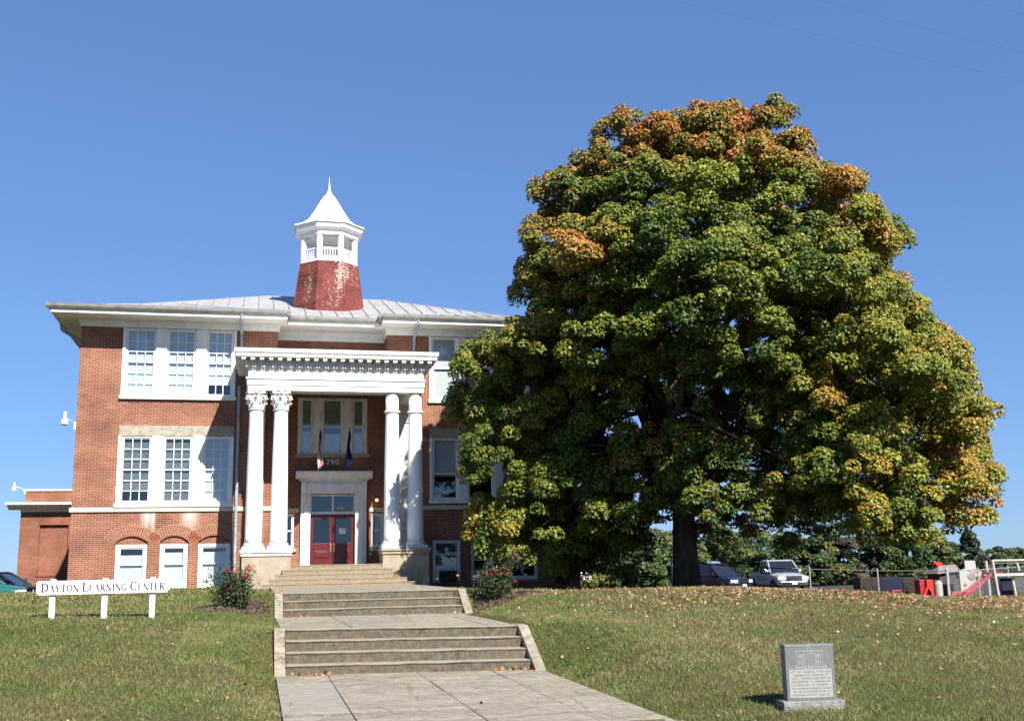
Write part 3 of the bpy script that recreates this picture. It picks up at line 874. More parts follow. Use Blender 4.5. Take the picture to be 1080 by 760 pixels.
for k, (a, b) in enumerate(((1.85, 2.625), (2.637, 3.41))):
    m = bmb(); y0, y1 = YC + .05, YC + .10; z0, z1 = .225, 1.995
    st, g0, g1 = .11, .98, 1.84
    m.box(a, a + st, y0, y1, z0, z1); m.box(b - st, b, y0, y1, z0, z1)
    m.box(a + st, b - st, y0, y1, z0, g0); m.box(a + st, b - st, y0, y1, g1, z1)
    for (pz0, pz1) in ((.46, .72),):                 # raised panel
        m.prism_y([(a + .15, pz0), (b - .15, pz0), (b - .15, pz1), (a + .15, pz1)], y0 - .03, y0 - .002)
        m.prism_y([(a + .19, pz0 + .04), (b - .19, pz0 + .04), (b - .19, pz1 - .04), (a + .19, pz1 - .04)], y0 - .045, y0 - .031)
    D = bpart(m, 'door', 'door', bevel=.006)
    m = bmb(); m.face((a + st, y0 + .03, g0), (b - st, y0 + .03, g0), (b - st, y0 + .03, g1), (a + st, y0 + .03, g1)); m.build('pane', M['glass_dark'], D, fix=False)
    m = bmb(); hx = b - .055 if k == 0 else a + .055
    m.box(hx - .025, hx + .025, y0 - .012, y0 - .001, .68, .98); m.tube([(hx, y0 - .012, .74), (hx, y0 - .06, .76), (hx, y0 - .06, .90), (hx, y0 - .012, .92)], .012)
    m.build('handle', M['brass'], D)
    if k == 1:
        m = bmb(); m.box(a + .22, a + .47, y0 + .012, y0 + .018, 1.30, 1.50); m.build('notice', M['paper'], D)
m = bmb(); m.box(1.5, 3.8, YC - .25, YC + .1, .10, .222); bpart(m, 'threshold', 'porch_step')

# house number 290 between the flags
def glyph(mb, ch, x, z, h, w, y0, y1, th):
    def seg(x0, z0, x1, z1, t=th):
        dx, dz = x1 - x0, z1 - z0; l = math.hypot(dx, dz) or 1
        nx_, nz_ = -dz / l * t / 2, dx / l * t / 2
        q = [(x0 + nx_, z0 + nz_), (x1 + nx_, z1 + nz_), (x1 - nx_, z1 - nz_), (x0 - nx_, z0 - nz_)]
        mb.prism_y([(x + a, z + b) for a, b in q], y0, y1)
    def arc(cx, cz, rx, rz, a0, a1, n=10, t=th):
        P = [(cx + rx * math.cos(math.radians(a0 + (a1 - a0) * i / n)), cz + rz * math.sin(math.radians(a0 + (a1 - a0) * i / n))) for i in range(n + 1)]
        for p_, q_ in zip(P, P[1:]):
            seg(*p_, *q_, t)
    if ch == '2':
        arc(w / 2, h * .70, w * .45, h * .28, 170, -30); seg(w * .88, h * .56, w * .05, h * .04); seg(0, h * .04, w, h * .04)
    if ch == '9':
        arc(w / 2, h * .68, w * .45, h * .30, 0, 360, 16); arc(w * .45, h * .55, w * .5, h * .53, 10, -110)
    if ch == '0':
        arc(w / 2, h / 2, w * .45, h * .48, 0, 360, 20)
m = bmb()
for i, ch in enumerate('290'):
    glyph(m, ch, 2.37 + i * .172, 3.78, .17, .115, YC - .035, YC - .004, .034)
bpart(m, 'number', 'white')

# --- soffits, frieze, gutters, roof
OV = 1.03
OVX = .80
m = bmb()
def frieze_front(x0, x1, y, z0=8.345, ends=(0, 0)):
    m.box(x0, x1, y - .05, y, z0, 8.60); m.box(x0 - .03 * ends[0], x1 + .03 * ends[1], y - .09, y, z0 + .10, 8.595)
frieze_front(XL - .04, CX0 + .06, YW, ends=(1, 1)); frieze_front(CX1 - .06, XR + .04, YW, ends=(1, 1))
m.box(XL - .045, XL, YW, YB, 8.345, 8.60); m.box(XR, XR + .045, YW, YB, 8.345, 8.60)
m.box(CX0 + .0, CX1 - .0, YC - .06, YC, 8.28, 8.60); m.box(CX0, CX1, YC - .11, YC - .06, 8.42, 8.598)
m.box(CX0, CX0 + .06, YW, YC - .11, 8.345, 8.60); m.box(CX1 - .06, CX1, YW, YC - .11, 8.345, 8.60)
bpart(m, 'frieze', 'white')
m = bmb()
sz0, sz1 = 8.60, 8.66
m.box(XL - OVX, CX0 + .30, YW - OV, YW + .2, sz0, sz1); m.box(CX1 - .30, XR + OVX, YW - OV, YW + .2, sz0, sz1)
m.box(XL - OVX, XL + .1, YW + .2, YB + OV, sz0, sz1); m.box(XR - .1, XR + OVX, YW + .2, YB + OV, sz0, sz1)
m.box(CX0 + .3, CX1 - .3, YC - OV - .35, YC + .2, sz0, sz1)
m.box(CX0 - .1, CX0 + .299, YW + .2, YC + .2, sz0, sz1); m.box(CX1 - .299, CX1 + .1, YW + .2, YC + .2, sz0, sz1)
for i in range(9):                                    # boards show as narrow lips
    yy = YW - OV + .06 + i * .115
    m.box(XL - OVX + .02, CX0 + .28, yy, yy + .006, sz0 - .006, sz0 + .01); m.box(CX1 - .28, XR + OVX - .02, yy, yy + .006, sz0 - .006, sz0 + .01)
bpart(m, 'soffit', 'soffit')
m = bmb()                                             # fascia behind the gutter
m.box(XL - OVX - .02, CX0 + .30, YW - OV - .025, YW - OV, 8.57, 8.74); m.box(CX1 - .30, XR + OVX + .02, YW - OV - .025, YW - OV, 8.57, 8.74)
m.box(XL - OVX - .025, XL - OVX, YW - OV, YB + OV, 8.57, 8.74); m.box(XR + OVX, XR + OVX + .025, YW - OV, YB + OV, 8.57, 8.74)
YCE = YC - OV - .35
m.box(CX0 + .3, CX1 - .3, YCE - .025, YCE, 8.57, 8.74)
m.box(CX0 + .28, CX0 + .30, YW - OV, YCE, 8.57, 8.74); m.box(CX1 - .30, CX1 - .28, YW - OV, YCE, 8.57, 8.74)
bpart(m, 'fascia', 'white')
def gut(mb, a, b, along, c, sgn):
    prof = [(0, 8.69), (sgn * .07, 8.69), (sgn * .12, 8.76), (sgn * .13, 8.86), (sgn * .115, 8.86), (sgn * .10, 8.77), (0, 8.72)]
    if along == 'x':
        mb.prism_x([(c + p_, z) for p_, z in prof], a, b)
    else:
        mb.prism_y([(c + p_, z) for p_, z in prof], a, b)
m = bmb()
g = YW - OV - .026
gut(m, XL - OVX - .15, CX0 + .32, 'x', g, -1); gut(m, CX1 - .32, XR + OVX + .15, 'x', g, -1)
gut(m, YW - OV - .02, YB + OV, 'y', XL - OVX - .026, -1); gut(m, YW - OV - .02, YB + OV, 'y', XR + OVX + .026, 1)
gut(m, CX0 + .3, CX1 - .3, 'x', YCE - .026, -1)
gut(m, YW - OV - .02, YCE - .1, 'y', CX0 + .302, 1); gut(m, YW - OV - .02, YCE - .1, 'y', CX1 - .302, -1)
bpart(m, 'gutter', 'gutter')

def hip_front(mb, seams, x0, x1, y0, y1, z, pitch, ridge_z=None):
    """hip roof, ridge running back; returns nothing. Seams are thin raised ribs."""
    xc, hw = (x0 + x1) / 2, (x1 - x0) / 2
    zr = z + hw * pitch; ya = y0 + hw
    A, B, C_, D = (x0, y0, z), (x1, y0, z), (x1, y1, z), (x0, y1, z)
    P, Q = (xc, ya, zr), (xc, y1, zr)
    mb.face(A, B, P); mb.face(B, C_, Q, P); mb.face(D, A, P, Q); mb.face(C_, D, Q)
    n = int((x1 - x0) / .6)
    for i in range(1, n):                              # ribs on the front slope
        x = x0 + (x1 - x0) * i / n; t = hw - abs(x - xc)
        seams.tube([(x, y0 - .02, z + .012), (x, y0 + t, z + t * pitch + .012)], .022, 4)
    for sx, xe in ((-1, x0), (1, x1)):
        k = int((y1 - y0) / .6)
        for i in range(1, k):
            y = y0 + (y1 - y0) * i / k; t = min(hw, y - y0)
            seams.tube([(xe, y, z + .012), (xe - sx * t, y, z + t * pitch + .012)], .022, 4)
    for a, b in ((A, P), (B, P), (P, Q)):
        seams.tube([a, b], .035, 5)
rf = bmb(); se = bmb()
ZE = 8.80
PIT = .285
hip_front(rf, se, XL - OVX - .02, CX0 + .34, YW - OV - .02, YB + OV - .1, ZE, PIT)
hip_front(rf, se, CX1 - .34, XR + OVX + .02, YW - OV - .02, YB + OV - .1, ZE, PIT)
# main hip over the centre, ridge across
x0, x1, y0, y1 = -6.9, 12.3, YCE - .02, YB + OV
hd = 7.0; zr = ZE + hd * .36
A, B, C_, D = (x0, y0, ZE), (x1, y0, ZE), (x1, y1, ZE), (x0, y1, ZE)
P, Q = (x0 + hd + .1, y0 + hd, zr), (x1 - hd - .1, y0 + hd, zr)
P2, Q2 = (P[0], y1 - hd, zr), (Q[0], y1 - hd, zr)
rf.face(A, B, Q, P); rf.face(B, C_, Q2, Q); rf.face(C_, D, P2, Q2); rf.face(D, A, P, P2); rf.face(P, Q, Q2, P2)
n = 34
for i in range(1, n):
    x = x0 + (x1 - x0) * i / n
    t = min(hd, (x - x0) * hd / (hd + .1), (x1 - x) * hd / (hd + .1))
    se.tube([(x, y0 - .02, ZE + .012), (x, y0 + t, ZE + t * .36 + .012)], .024, 4)
for a, b in ((A, P), (B, Q), (P, Q)):
    se.tube([a, b], .035, 5)
R_ = bpart(rf, 'roof', 'rust')
se.build('seam', M['roof'], R_)

# --- downspouts
m = bmb()
m.tube([(-.68, YW - OV - .06, 8.70), (-.68, YW - OV - .02, 8.55), (-.68, YW - .10, 8.22), (-.68, YW - .07, 8.0), (-.68, YW - .07, 7.12)], .055, 8)
m.tube([(-.70, YW - .07, 6.35), (-.70, YW - .07, .1), (-.70, YW - .07, -.35)], .055, 8)
bpart(m, 'downspout', 'downspout', smooth=True)
m = bmb()
m.tube([(5.42, YW - OV - .06, 8.70), (5.42, YW - OV - .03, 8.55), (5.40, YW - .12, 8.25), (5.40, YW - .07, 8.0), (5.40, YW - .07, 7.12)], .055, 8)
bpart(m, 'downspout', 'downspout', smooth=True)
m = bmb()
m.tube([(XL - OVX - .1, 39.4, 8.72), (XL - OVX - .06, 39.4, 8.5), (XL - .12, 39.4, 8.02), (XL - .07, 39.4, 7.7), (XL - .07, 39.4, .2)], .055, 8)
bpart(m, 'downspout', 'downspout', smooth=True)

# --- portico
YF = 35.02                                            # frieze plane
EX0, EX1 = -.38, 5.30
def porch_ring(mb, out, z0, z1, thick=.5, out_in=None):
    x0, x1, y0 = EX0 - out, EX1 + out, YF - out
    xi0, xi1, yi = EX0 + thick, EX1 - thick, YF + thick
    yb = YW - .003
    mb.box(x0, x1, y0, yi, z0, z1)
    mb.box(x0, xi0, yi, yb, z0, z1); mb.box(xi1, x1, yi, yb, z0, z1)
m = bmb()
porch_ring(m, 0.0, 5.76, 5.93); porch_ring(m, .03, 5.932, 6.12); porch_ring(m, .07, 6.122, 6.17); porch_ring(m, .0, 6.172, 6.43)
bpart(m, 'entablature', 'white')
m = bmb()
porch_ring(m, .03, 6.432, 6.47); porch_ring(m, .05, 6.472, 6.66, .4)
for i in range(64):                                   # dentils
    x = EX0 - .09 + i * (EX1 - EX0 + .18) / 63.2
    m.box(x, x + .052, YF - .115, YF - .052, 6.50, 6.645)
for i in range(30):
    y = YF - .05 + i * (YW - YF) / 30
    m.box(EX0 - .115, EX0 - .052, y, y + .052, 6.50, 6.645); m.box(EX1 + .052, EX1 + .115, y, y + .052, 6.50, 6.645)
porch_ring(m, .13, 6.662, 6.69, .4)
bpart(m, 'dentil_course', 'white_worn')
m = bmb()
for i in range(22):
    x = EX0 - .22 + i * (EX1 - EX0 + .44 - .13) / 21
    m.box(x, x + .13, YF - .36, YF - .06, 6.70, 6.79)
for i in range(11):
    y = YF + .02 + i * .27
    m.box(EX0 - .36, EX0 - .06, y, y + .13, 6.70, 6.79); m.box(EX1 + .06, EX1 + .36, y, y + .13, 6.70, 6.79)
bpart(m, 'modillion', 'white')
m = bmb()
porch_ring(m, .06, 6.691, 6.792, .4)
porch_ring(m, .40, 6.793, 6.90, .3); porch_ring(m, .42, 6.901, 6.93, .3); porch_ring(m, .445, 6.931, 7.02, .3)
bpart(m, 'cornice', 'white_worn')
m = bmb()
m.hexa([(EX0 - .45, YF - .45, 7.021), (EX1 + .45, YF - .45, 7.021), (EX1 + .45, YW - .003, 7.021), (EX0 - .45, YW - .003, 7.021)],
       [(EX0 - .45, YF - .45, 7.05), (EX1 + .45, YF - .45, 7.05), (EX1 + .45, YW - .003, 7.22), (EX0 - .45, YW - .003, 7.22)])
bpart(m, 'porch_roof', 'white_worn')
m = bmb(); m.box(EX0 + .3, EX1 - .3, YF + .3, YW - .01, 6.30, 6.35); m.box(CX0 + .01, CX1 - .01, YW - .01, YC - .01, 6.30, 6.35)
for i in range(16):
    m.box(EX0 + .5, EX1 - .5, YF + .55 + i * .16, YF + .558 + i * .16, 6.292, 6.31)
bpart(m, 'porch_ceiling', 'soffit')
# pedestals
for (a, b) in ((-.50, 1.12), (3.88, 5.50)):
    m = bmb(); m.box(a + .06, b - .06, YF - .12, YF + .80, -1.0, .50)
    Pd = bpart(m, 'pedestal', 'stone', bevel=.02)
    m = bmb(); m.box(a + .03, b - .03, YF - .16, YF + .84, .502, .60); m.box(a, b, YF - .20, YF + .88, .602, .69)
    m.build('cap', M['white_worn'] if a < 0 else M['stone'], Pd, bevel=.012)
# columns
def flute(a, z):
    k = 20
    return 1 - .035 * abs(math.sin(k * a / 2)) ** .6 if 0.93 < z < 5.09 else 1.0
def column(cx, corinthian):
    cy = YF + .28
    m = bmb(); prof = []
    zt = 5.13 if corinthian else 5.755
    for i in range(25):
        z = .90 + (5.12 - .90) * i / 24
        t = (z - .9) / 4.22
        r = .272 - .055 * t ** 1.7
        prof.append((r, z))
    if not corinthian:
        prof += [(.217, 5.2), (.215, 5.74)]
    m.lathe(prof, cx, cy, 120, flute, a0=.3)
    Cn = bpart(m, 'column', 'white', smooth=False)
    Cn.data.polygons.foreach_set('use_smooth', [True] * len(Cn.data.polygons))
    m = bmb()
    m.box(cx - .355, cx + .355, cy - .355, cy + .355, .692, .765)
    m.lathe([(.345, .766), (.36, .79), (.345, .82), (.305, .83), (.30, .85), (.315, .86), (.31, .89), (.28, .905)], cx, cy, 32)
    m.build('column_base', M['white_worn'], Cn, smooth=True)
    if not corinthian:
        m = bmb(); m.lathe([(.235, 5.10), (.265, 5.115), (.272, 5.14), (.262, 5.165), (.225, 5.18)], cx, cy, 32)
        m.build('collar', M['white'], Cn, smooth=True)
    else:
        capital(cx, cy, Cn)
    return Cn
def capital(cx, cy, parent, zs=0.0):
    m = bmb(); z0, z1 = 5.12 + zs, 5.75 + zs
    m.lathe([(.235, z0), (.26, z0 + .015), (.262, z0 + .04), (.232, z0 + .05), (.215, z0 + .07), (.218, z0 + .3), (.25, z0 + .46), (.30, z0 + .52)], cx, cy, 28)
    def leaf(a, zb, h, wd, r, out):
        ca, sa = math.cos(a), math.sin(a)
        rows = [(0, .9, 0), (.3, 1.05, .012), (.6, 1.0, .03), (.85, .8, .07), (1.0, .55, out), (.93, .35, out + .035), (.82, .2, out + .02)]
        ring = []
        for t, ww, o in rows:
            z = zb + h * t; rr_ = r + o
            ring.append([(cx + (rr_ + dq) * ca - s_ * wd * ww * sa, cy + (rr_ + dq) * sa + s_ * wd * ww * ca, z)
                         for s_, dq in ((-1, -.012), (-.5, .02), (0, .03), (.5, .02), (1, -.012), (0, -.02))])
        m.rings(ring)
    for i in range(8):
        leaf(2 * math.pi * i / 8 + .39, z0 + .06, .20, .075, .222, .09)
    for i in range(8):
        leaf(2 * math.pi * i / 8, z0 + .10, .34, .07, .215, .11)
    for i in range(4):                                # volutes at the corners and a rosette between
        a = math.pi / 4 + i * math.pi / 2
        for da in (-.17, .17):
            P_ = []
            for k in range(17):
                th_ = k / 16 * 2.6 * math.pi
                rad = .085 * (1 - k / 22)
                P_.append((.36 + rad * math.sin(th_) * 1.0 - .03, z0 + .47 - .085 + rad * math.cos(th_)))
            pts = [(.235, z0 + .25)] + [(.28, z0 + .40)] + P_
            m.tube([(cx + q * math.cos(a + da * (1 - .7 * j / len(pts))), cy + q * math.sin(a + da * (1 - .7 * j / len(pts))), z) for j, (q, z) in enumerate(pts)], [.022] * len(pts), 6)
        b = i * math.pi / 2
        m.ball((cx + .30 * math.cos(b), cy + .30 * math.sin(b), z1 - .055), .062, 8)
        for da in (-.28, .28):
            pts = [(.225, z0 + .3), (.25, z0 + .42), (.285, z0 + .47), (.295, z0 + .43), (.27, z0 + .41)]
            m.tube([(cx + q * math.cos(b + da * (1 - .12 * j)), cy + q * math.sin(b + da * (1 - .12 * j)), z) for j, (q, z) in enumerate(pts)], .018, 6)
    # abacus with hollow sides
    poly = []
    for i in range(4):
        a = -3 * math.pi / 4 + i * math.pi / 2
        c0 = (.40 * math.cos(a), .40 * math.sin(a))
        a2 = a + math.pi / 2; c1 = (.40 * math.cos(a2), .40 * math.sin(a2))
        for k in range(8):
            t = k / 8
            x, y = c0[0] + (c1[0] - c0[0]) * t, c0[1] + (c1[1] - c0[1]) * t
            q = 1 - .20 * math.sin(math.pi * t)
            poly.append((cx + x * q, cy + y * q))
    m.prism_z(poly, z1 - .09, z1 + .005)
    m.build('capital', M['white_worn'], parent)
for cx, c in ((-.10, True), (.68, True), (4.28, False), (5.05, False)):
    column(cx, c)
# pilasters against the wing walls with their capitals
for (a, b) in ((-.22, .18), (4.80, 5.20)):
    m = bmb(); m.box(a, b, YW - .16, YW - .002, .30, 5.13)
    for i in range(5):
        xx = a + .05 + i * (b - a - .1) / 5 + .012
        m.box(xx, xx + .05, YW - .172, YW - .16, .9, 5.0)
    Pl = bpart(m, 'pilaster', 'white_worn')
    m = bmb(); m.box(a - .03, b + .03, YW - .2, YW - .002, 5.132, 5.19); m.box(a - .04, b + .04, YW - .24, YW - .002, 5.66, 5.755)
    m.hexa([(a, YW - .16, 5.19), (b, YW - .16, 5.19), (b, YW - .002, 5.19), (a, YW - .002, 5.19)], [(a - .03, YW - .22, 5.66), (b + .03, YW - .22, 5.66), (b + .03, YW - .002, 5.66), (a - .03, YW - .002, 5.66)])
    for zz, hh in ((5.22, .18), (5.36, .26)):
        for i in range(4):
            xx = a + (i + .5) * (b - a) / 4
            m.prism_x([(YW - .16, zz), (YW - .20, zz + hh * .6), (YW - .27, zz + hh), (YW - .26, zz + hh * .8), (YW - .19, zz)], xx - .055, xx + .055)
    m.build('capital', M['white_worn'], Pl)
# porch floor and its steps
m = bmb(); m.box(-.3, 5.25, YF + .80, YW - .05, -1.0, .205); m.box(1.06, 3.94, YF - .10, YF + .80, -1.0, .205); m.box(CX0 + .02, CX1 - .02, YW - .05, YC - .26, -1, .20)
bpart(m, 'porch_floor', 'porch_step')
PS = [(.60 - .42, 33.74, -.355), (.40, 34.02, -.215), (.58, 34.32, -.075), (.80, 34.62, .065), (1.07, 34.915, .208)]
for i, (xl, yf, z) in enumerate(PS):
    xr = 2 * 2.5 - xl
    m = bmb(); r = random.Random(i)
    yb = PS[i + 1][1] + .05 if i < 4 else YF - .105
    n = 12; rr_ = []
    lo = -.9 if i == 0 else PS[i - 1][2] - .05
    for k in range(n + 1):
        x = xl + (xr - xl) * k / n; wz, wy = r.uniform(-.006, .006), r.uniform(-.008, .008)
        rr_.append([(x, yf, lo), (x, yf + wy, z - .03 + wz), (x, yf - .015 + wy, z - .025 + wz), (x, yf - .012 + wy, z + wz), (x, yb, z), (x, yb, lo)])
    m.rings(rr_); bpart(m, 'porch_step', 'porch_step')

# --- cupola
CUX, CUY = 2.52, 41.7
def octa(h, z, ap=1.0):
    R0 = h / math.cos(math.pi / 8)
    return [(CUX + R0 * math.cos(math.pi / 8 + k * math.pi / 4), CUY + R0 * math.sin(math.pi / 8 + k * math.pi / 4), z) for k in range(8)]
m = bmb(); m.rings([octa(1.36, 9.2), octa(1.31, 10.300), octa(1.10, 11.800)])
for k in range(8):
    a, b = octa(1.325, 10.100)[k], octa(1.105, 11.791)[k]
    m.tube([a, b], .03, 5)
Cu = bpart(m, 'cupola', 'shingle')
m = bmb(); m.rings([octa(1.10, 11.801), octa(1.10, 11.880)]); m.rings([octa(1.06, 11.881), octa(1.05, 11.920)])
m.build('deck', M['white'], Cu)
for k in range(8):
    x, y, _ = octa(.985, 0)[k]
    m = bmb(); m.tube([(x, y, 11.920), (x, y, 13.020)], [.12, .12], 8); m.build('post', M['white'], Cu)
for k in range(8):
    p_, q_ = octa(.985, 0)[k], octa(.985, 0)[(k + 1) % 8]
    m = bmb()
    for z, r_ in ((12.320, .045), (12.000, .03)):
        m.tube([(p_[0], p_[1], z), (q_[0], q_[1], z)], r_, 6)
    for i in range(1, 8):
        t = i / 8; x, y = p_[0] + (q_[0] - p_[0]) * t, p_[1] + (q_[1] - p_[1]) * t
        m.tube([(x, y, 11.930), (x, y, 12.310)], .022, 5)
    m.build('railing', M['white'], Cu)
m = bmb(); m.rings([octa(1.12, 12.870), octa(1.12, 13.020), octa(1.28, 13.120), octa(1.30, 13.220), octa(1.30, 13.320)])
m.rings([octa(.88, 12.820), octa(.88, 12.869)]); m.build('eave', M['white'], Cu)
m = bmb(); m.rings([octa(1.36, 13.290), octa(1.36, 13.320), octa(1.02, 13.468), octa(.80, 13.653), octa(.58, 14.014), octa(.36, 14.430), octa(.17, 14.763), octa(.09, 14.930), octa(.05, 15.040)])
m.build('spire_roof', mat('weathered_spire_paint', (.60, .60, .59), .5, .4, .2, 5, .1, 20, col2=(.36, .36, .35), streak=.2), Cu)
m = bmb()
for k in range(8):
    P_ = [octa(h, z)[k] for h, z in ((1.36, 13.325), (1.02, 13.473), (.80, 13.658), (.58, 14.018), (.36, 14.435), (.17, 14.768))]
    m.tube(P_, .028, 5)
    for f_ in (.33, .67):
        P2_ = []
        for h, z in ((1.36, 13.325), (1.02, 13.473), (.80, 13.658), (.58, 14.018), (.36, 14.435)):
            a, b = octa(h, z)[k], octa(h, z)[(k + 1) % 8]
            P2_.append((a[0] + (b[0] - a[0]) * f_, a[1] + (b[1] - a[1]) * f_, z))
        m.tube(P2_, .014, 4)
m.build('seam', M['white_worn'], Cu)
m = bmb(); m.lathe([(.05, 15.022), (.045, 15.170), (.06, 15.198), (.03, 15.226), (.018, 15.401), (.004, 15.614)], CUX, CUY, 8)
m.build('finial', M['white'], Cu, smooth=True)
# ============================================================ the low annex at the left, behind the deep school
def amb():
    return MB(1.3077)
A0X, AY = -10.25, 52.0
An = thing('brick_annex', -8 * 1.3077, AY * 1.3077, -1.6, 'low flat roofed brick annex with white cornice behind the school, at the left edge', 'annex')
m = amb(); wall_face(m, A0X, -6.2, -1.6, 2.86, AY, [(-9.42, -8.22, .12, 2.28)], .12)
m.face((A0X, AY, -1.6), (A0X, AY, 2.86), (A0X, 66, 2.86), (A0X, 66, -1.6))
m.build('wall', M['brick_old'], An, fix=False)
m = amb(); m.face((-9.42, AY + .12, .12), (-8.22, AY + .12, .12), (-8.22, AY + .12, 2.28), (-9.42, AY + .12, 2.28))
m.build('bricked_up_window', M['brick_old'], An, fix=False)
m = amb(); m.box(-9.48, -8.16, AY - .03, AY + .1, 2.285, 2.36); m.box(-9.48, -8.16, AY - .04, AY + .1, .03, .118)
m.build('lintel', M['brick_old'], An)
m = amb(); m.box(A0X - .03, -6.2, AY - .03, AY + .3, 2.862, 2.95)
m.prism_x([(AY - .03, 2.952), (AY - .52, 3.12), (AY - .52, 3.16), (AY, 3.16)], A0X - .5, -6.2)
m.box(A0X - .56, -6.2, AY - .58, AY + .4, 3.162, 3.26)
m.box(A0X - .56, A0X + .3, AY + .4, 66, 3.162, 3.26); m.box(A0X - .03, A0X + .2, AY + .3, 66, 2.862, 3.16)
m.build('cornice', M['white_worn'], An)
m = amb(); m.box(-10.12, -6.2, AY + .05, AY + .35, 3.262, 3.80); m.box(-10.12, -9.8, AY + .35, 66, 3.262, 3.80)
m.build('parapet', M['brick_old'], An)
m = amb(); m.box(-10.18, -6.2, AY, AY + .4, 3.802, 3.87); m.box(-10.18, -9.74, AY + .4, 66, 3.802, 3.87)
m.build('coping', M['white_worn'], An)
m = amb(); m.box(-9.8, -6.2, AY + .35, 66, 3.2, 3.25); m.build('roof', M['roof'], An)

# ------------------------------------------------------------ wall lamps
def yard_lamp(px, py, pz, dx, label):
    t = thing('wall_lamp', px, py, pz, label, 'lamp', 'outdoor wall lamps')
    m = MB(); m.box(px - .03, px + .05, py - .06, py + .06, pz - .16, pz + .12); m.build('bracket', M['lamp_white'], t)
    m = MB(); m.tube([(px, py, pz), (px - dx * .35, py - .02, pz + .16), (px - dx * .8, py - .05, pz + .24), (px - dx, py - .05, pz + .22)], .022, 6); m.build('arm', M['galv'], t)
    cx, cy, cz = px - dx, py - .05, pz + .2
    m = MB(); m.lathe([(.12, cz - .18), (.132, cz - .165), (.128, cz - .05), (.09, cz + .02), (.06, cz + .04)], cx, cy, 16); m.build('lamp_head', M['lamp_white'], t, smooth=True)
    m = MB(); m.lathe([(.055, cz + .041), (.055, cz + .28), (.04, cz + .30)], cx, cy, 12); m.build('ballast', M['lamp_white'], t, smooth=True)
    m = MB(); m.lathe([(.10, cz - .181), (.08, cz - .21), (.03, cz - .225)], cx, cy, 12); m.build('lens', M['headlight'], t, smooth=True)
yard_lamp(-6.63, 42.08, 5.48, .36, 'white yard lamp on a short arm at the upper left corner of the school')
yard_lamp(-10.14 * 1.3077, 52.05 * 1.3077, 3.80 * 1.3077, .60, 'white yard lamp on a long curved arm at the annex parapet')
t = thing('porch_lamp', 4.62, 43.2, 2.75, 'small glowing yellow bulb on the porch wall right of the door', 'lamp')
m = MB(); m.box(4.58, 4.66, 43.14, 43.25, 2.72, 2.84); m.build('bracket', M['black'], t)
m = MB(); m.ball((4.62, 43.08, 2.74), .055, 10)
em = bpy.data.materials.new('lit_bulb'); em.use_nodes = True
eb = em.node_tree.nodes['Principled BSDF']; eb.inputs['Base Color'].default_value = (1, .8, .3, 1)
eb.inputs['Emission Color'].default_value = (1, .72, .2, 1); eb.inputs['Emission Strength'].default_value = 2.5
m.build('bulb', em, t, smooth=True)

# ------------------------------------------------------------ flags in the porch
def flag(x, label, us):
    # pole leans out from the wall under the porch; cloth hangs limp from its upper part
    y0, z0 = 39.12 * S, 3.75 * S
    y1, z1 = 37.15 * S, 4.83 * S
    x = x * S
    t = thing('flag', x, y0, z0, label, 'flag')
    m = MB(); m.tube([(x, y0, z0), (x, y1, z1)], .014, 8); m.ball((x, y1 - .02, z1 + .02), .03, 8)
    m.build('pole', M['wood_white'] if us else M['black'], t)
    top, bot = z1 - .04, z1 - (1.58 if us else 1.50)
    n, k = 26, 17
    def pt(i, j):
        v = i / n; u = j / (k - 1)
        wd = .022 + .068 * min(1, v * 1.4) + .018 * math.sin(v * 9)
        a = u * 6.5 * math.pi
        xx = x - wd + 2 * wd * u + .02 * math.sin(v * 7 + 1)
        yy = y1 + .05 + .10 * (1 - v) * (1 if j > 3 else .3) + .05 * min(1, v * 3) * math.sin(a + v * 2) + .35 * u * (1 - v) * .3
        zz = top + (bot - top) * v * (1 - .10 * u) + (.06 * math.sin(a) if i == n else 0)
        return (xx, yy, zz)
    m = MB()
    idx = [[m.p(*pt(i, j)) for j in range(k)] for i in range(n + 1)]
    for i in range(n):
        for j in range(k - 1):
            if us:
                m.cur = 2 if (i < 11 and j > 4) or i < 7 else (0 if (j // 2) % 2 == 0 else 1)
                if i < 11 and m.cur == 2 and (i * 3 + j * 5) % 7 == 0:
                    m.cur = 1                            # the stars on the canton
            m.idx(idx[i][j], idx[i][j + 1], idx[i + 1][j + 1], idx[i + 1][j])
    o = m.build('cloth', [M['flag_red'], M['flag_white'], M['flag_blue']] if us else M['flag_blue'], t, smooth=True, fix=False)
    sd = o.modifiers.new('solid', 'SOLIDIFY'); sd.thickness = .004
flag(2.04, 'limp striped flag of red, white and blue hanging in the porch, left of the number', True)
flag(3.04, 'limp dark blue flag hanging in the porch, right of the number', False)

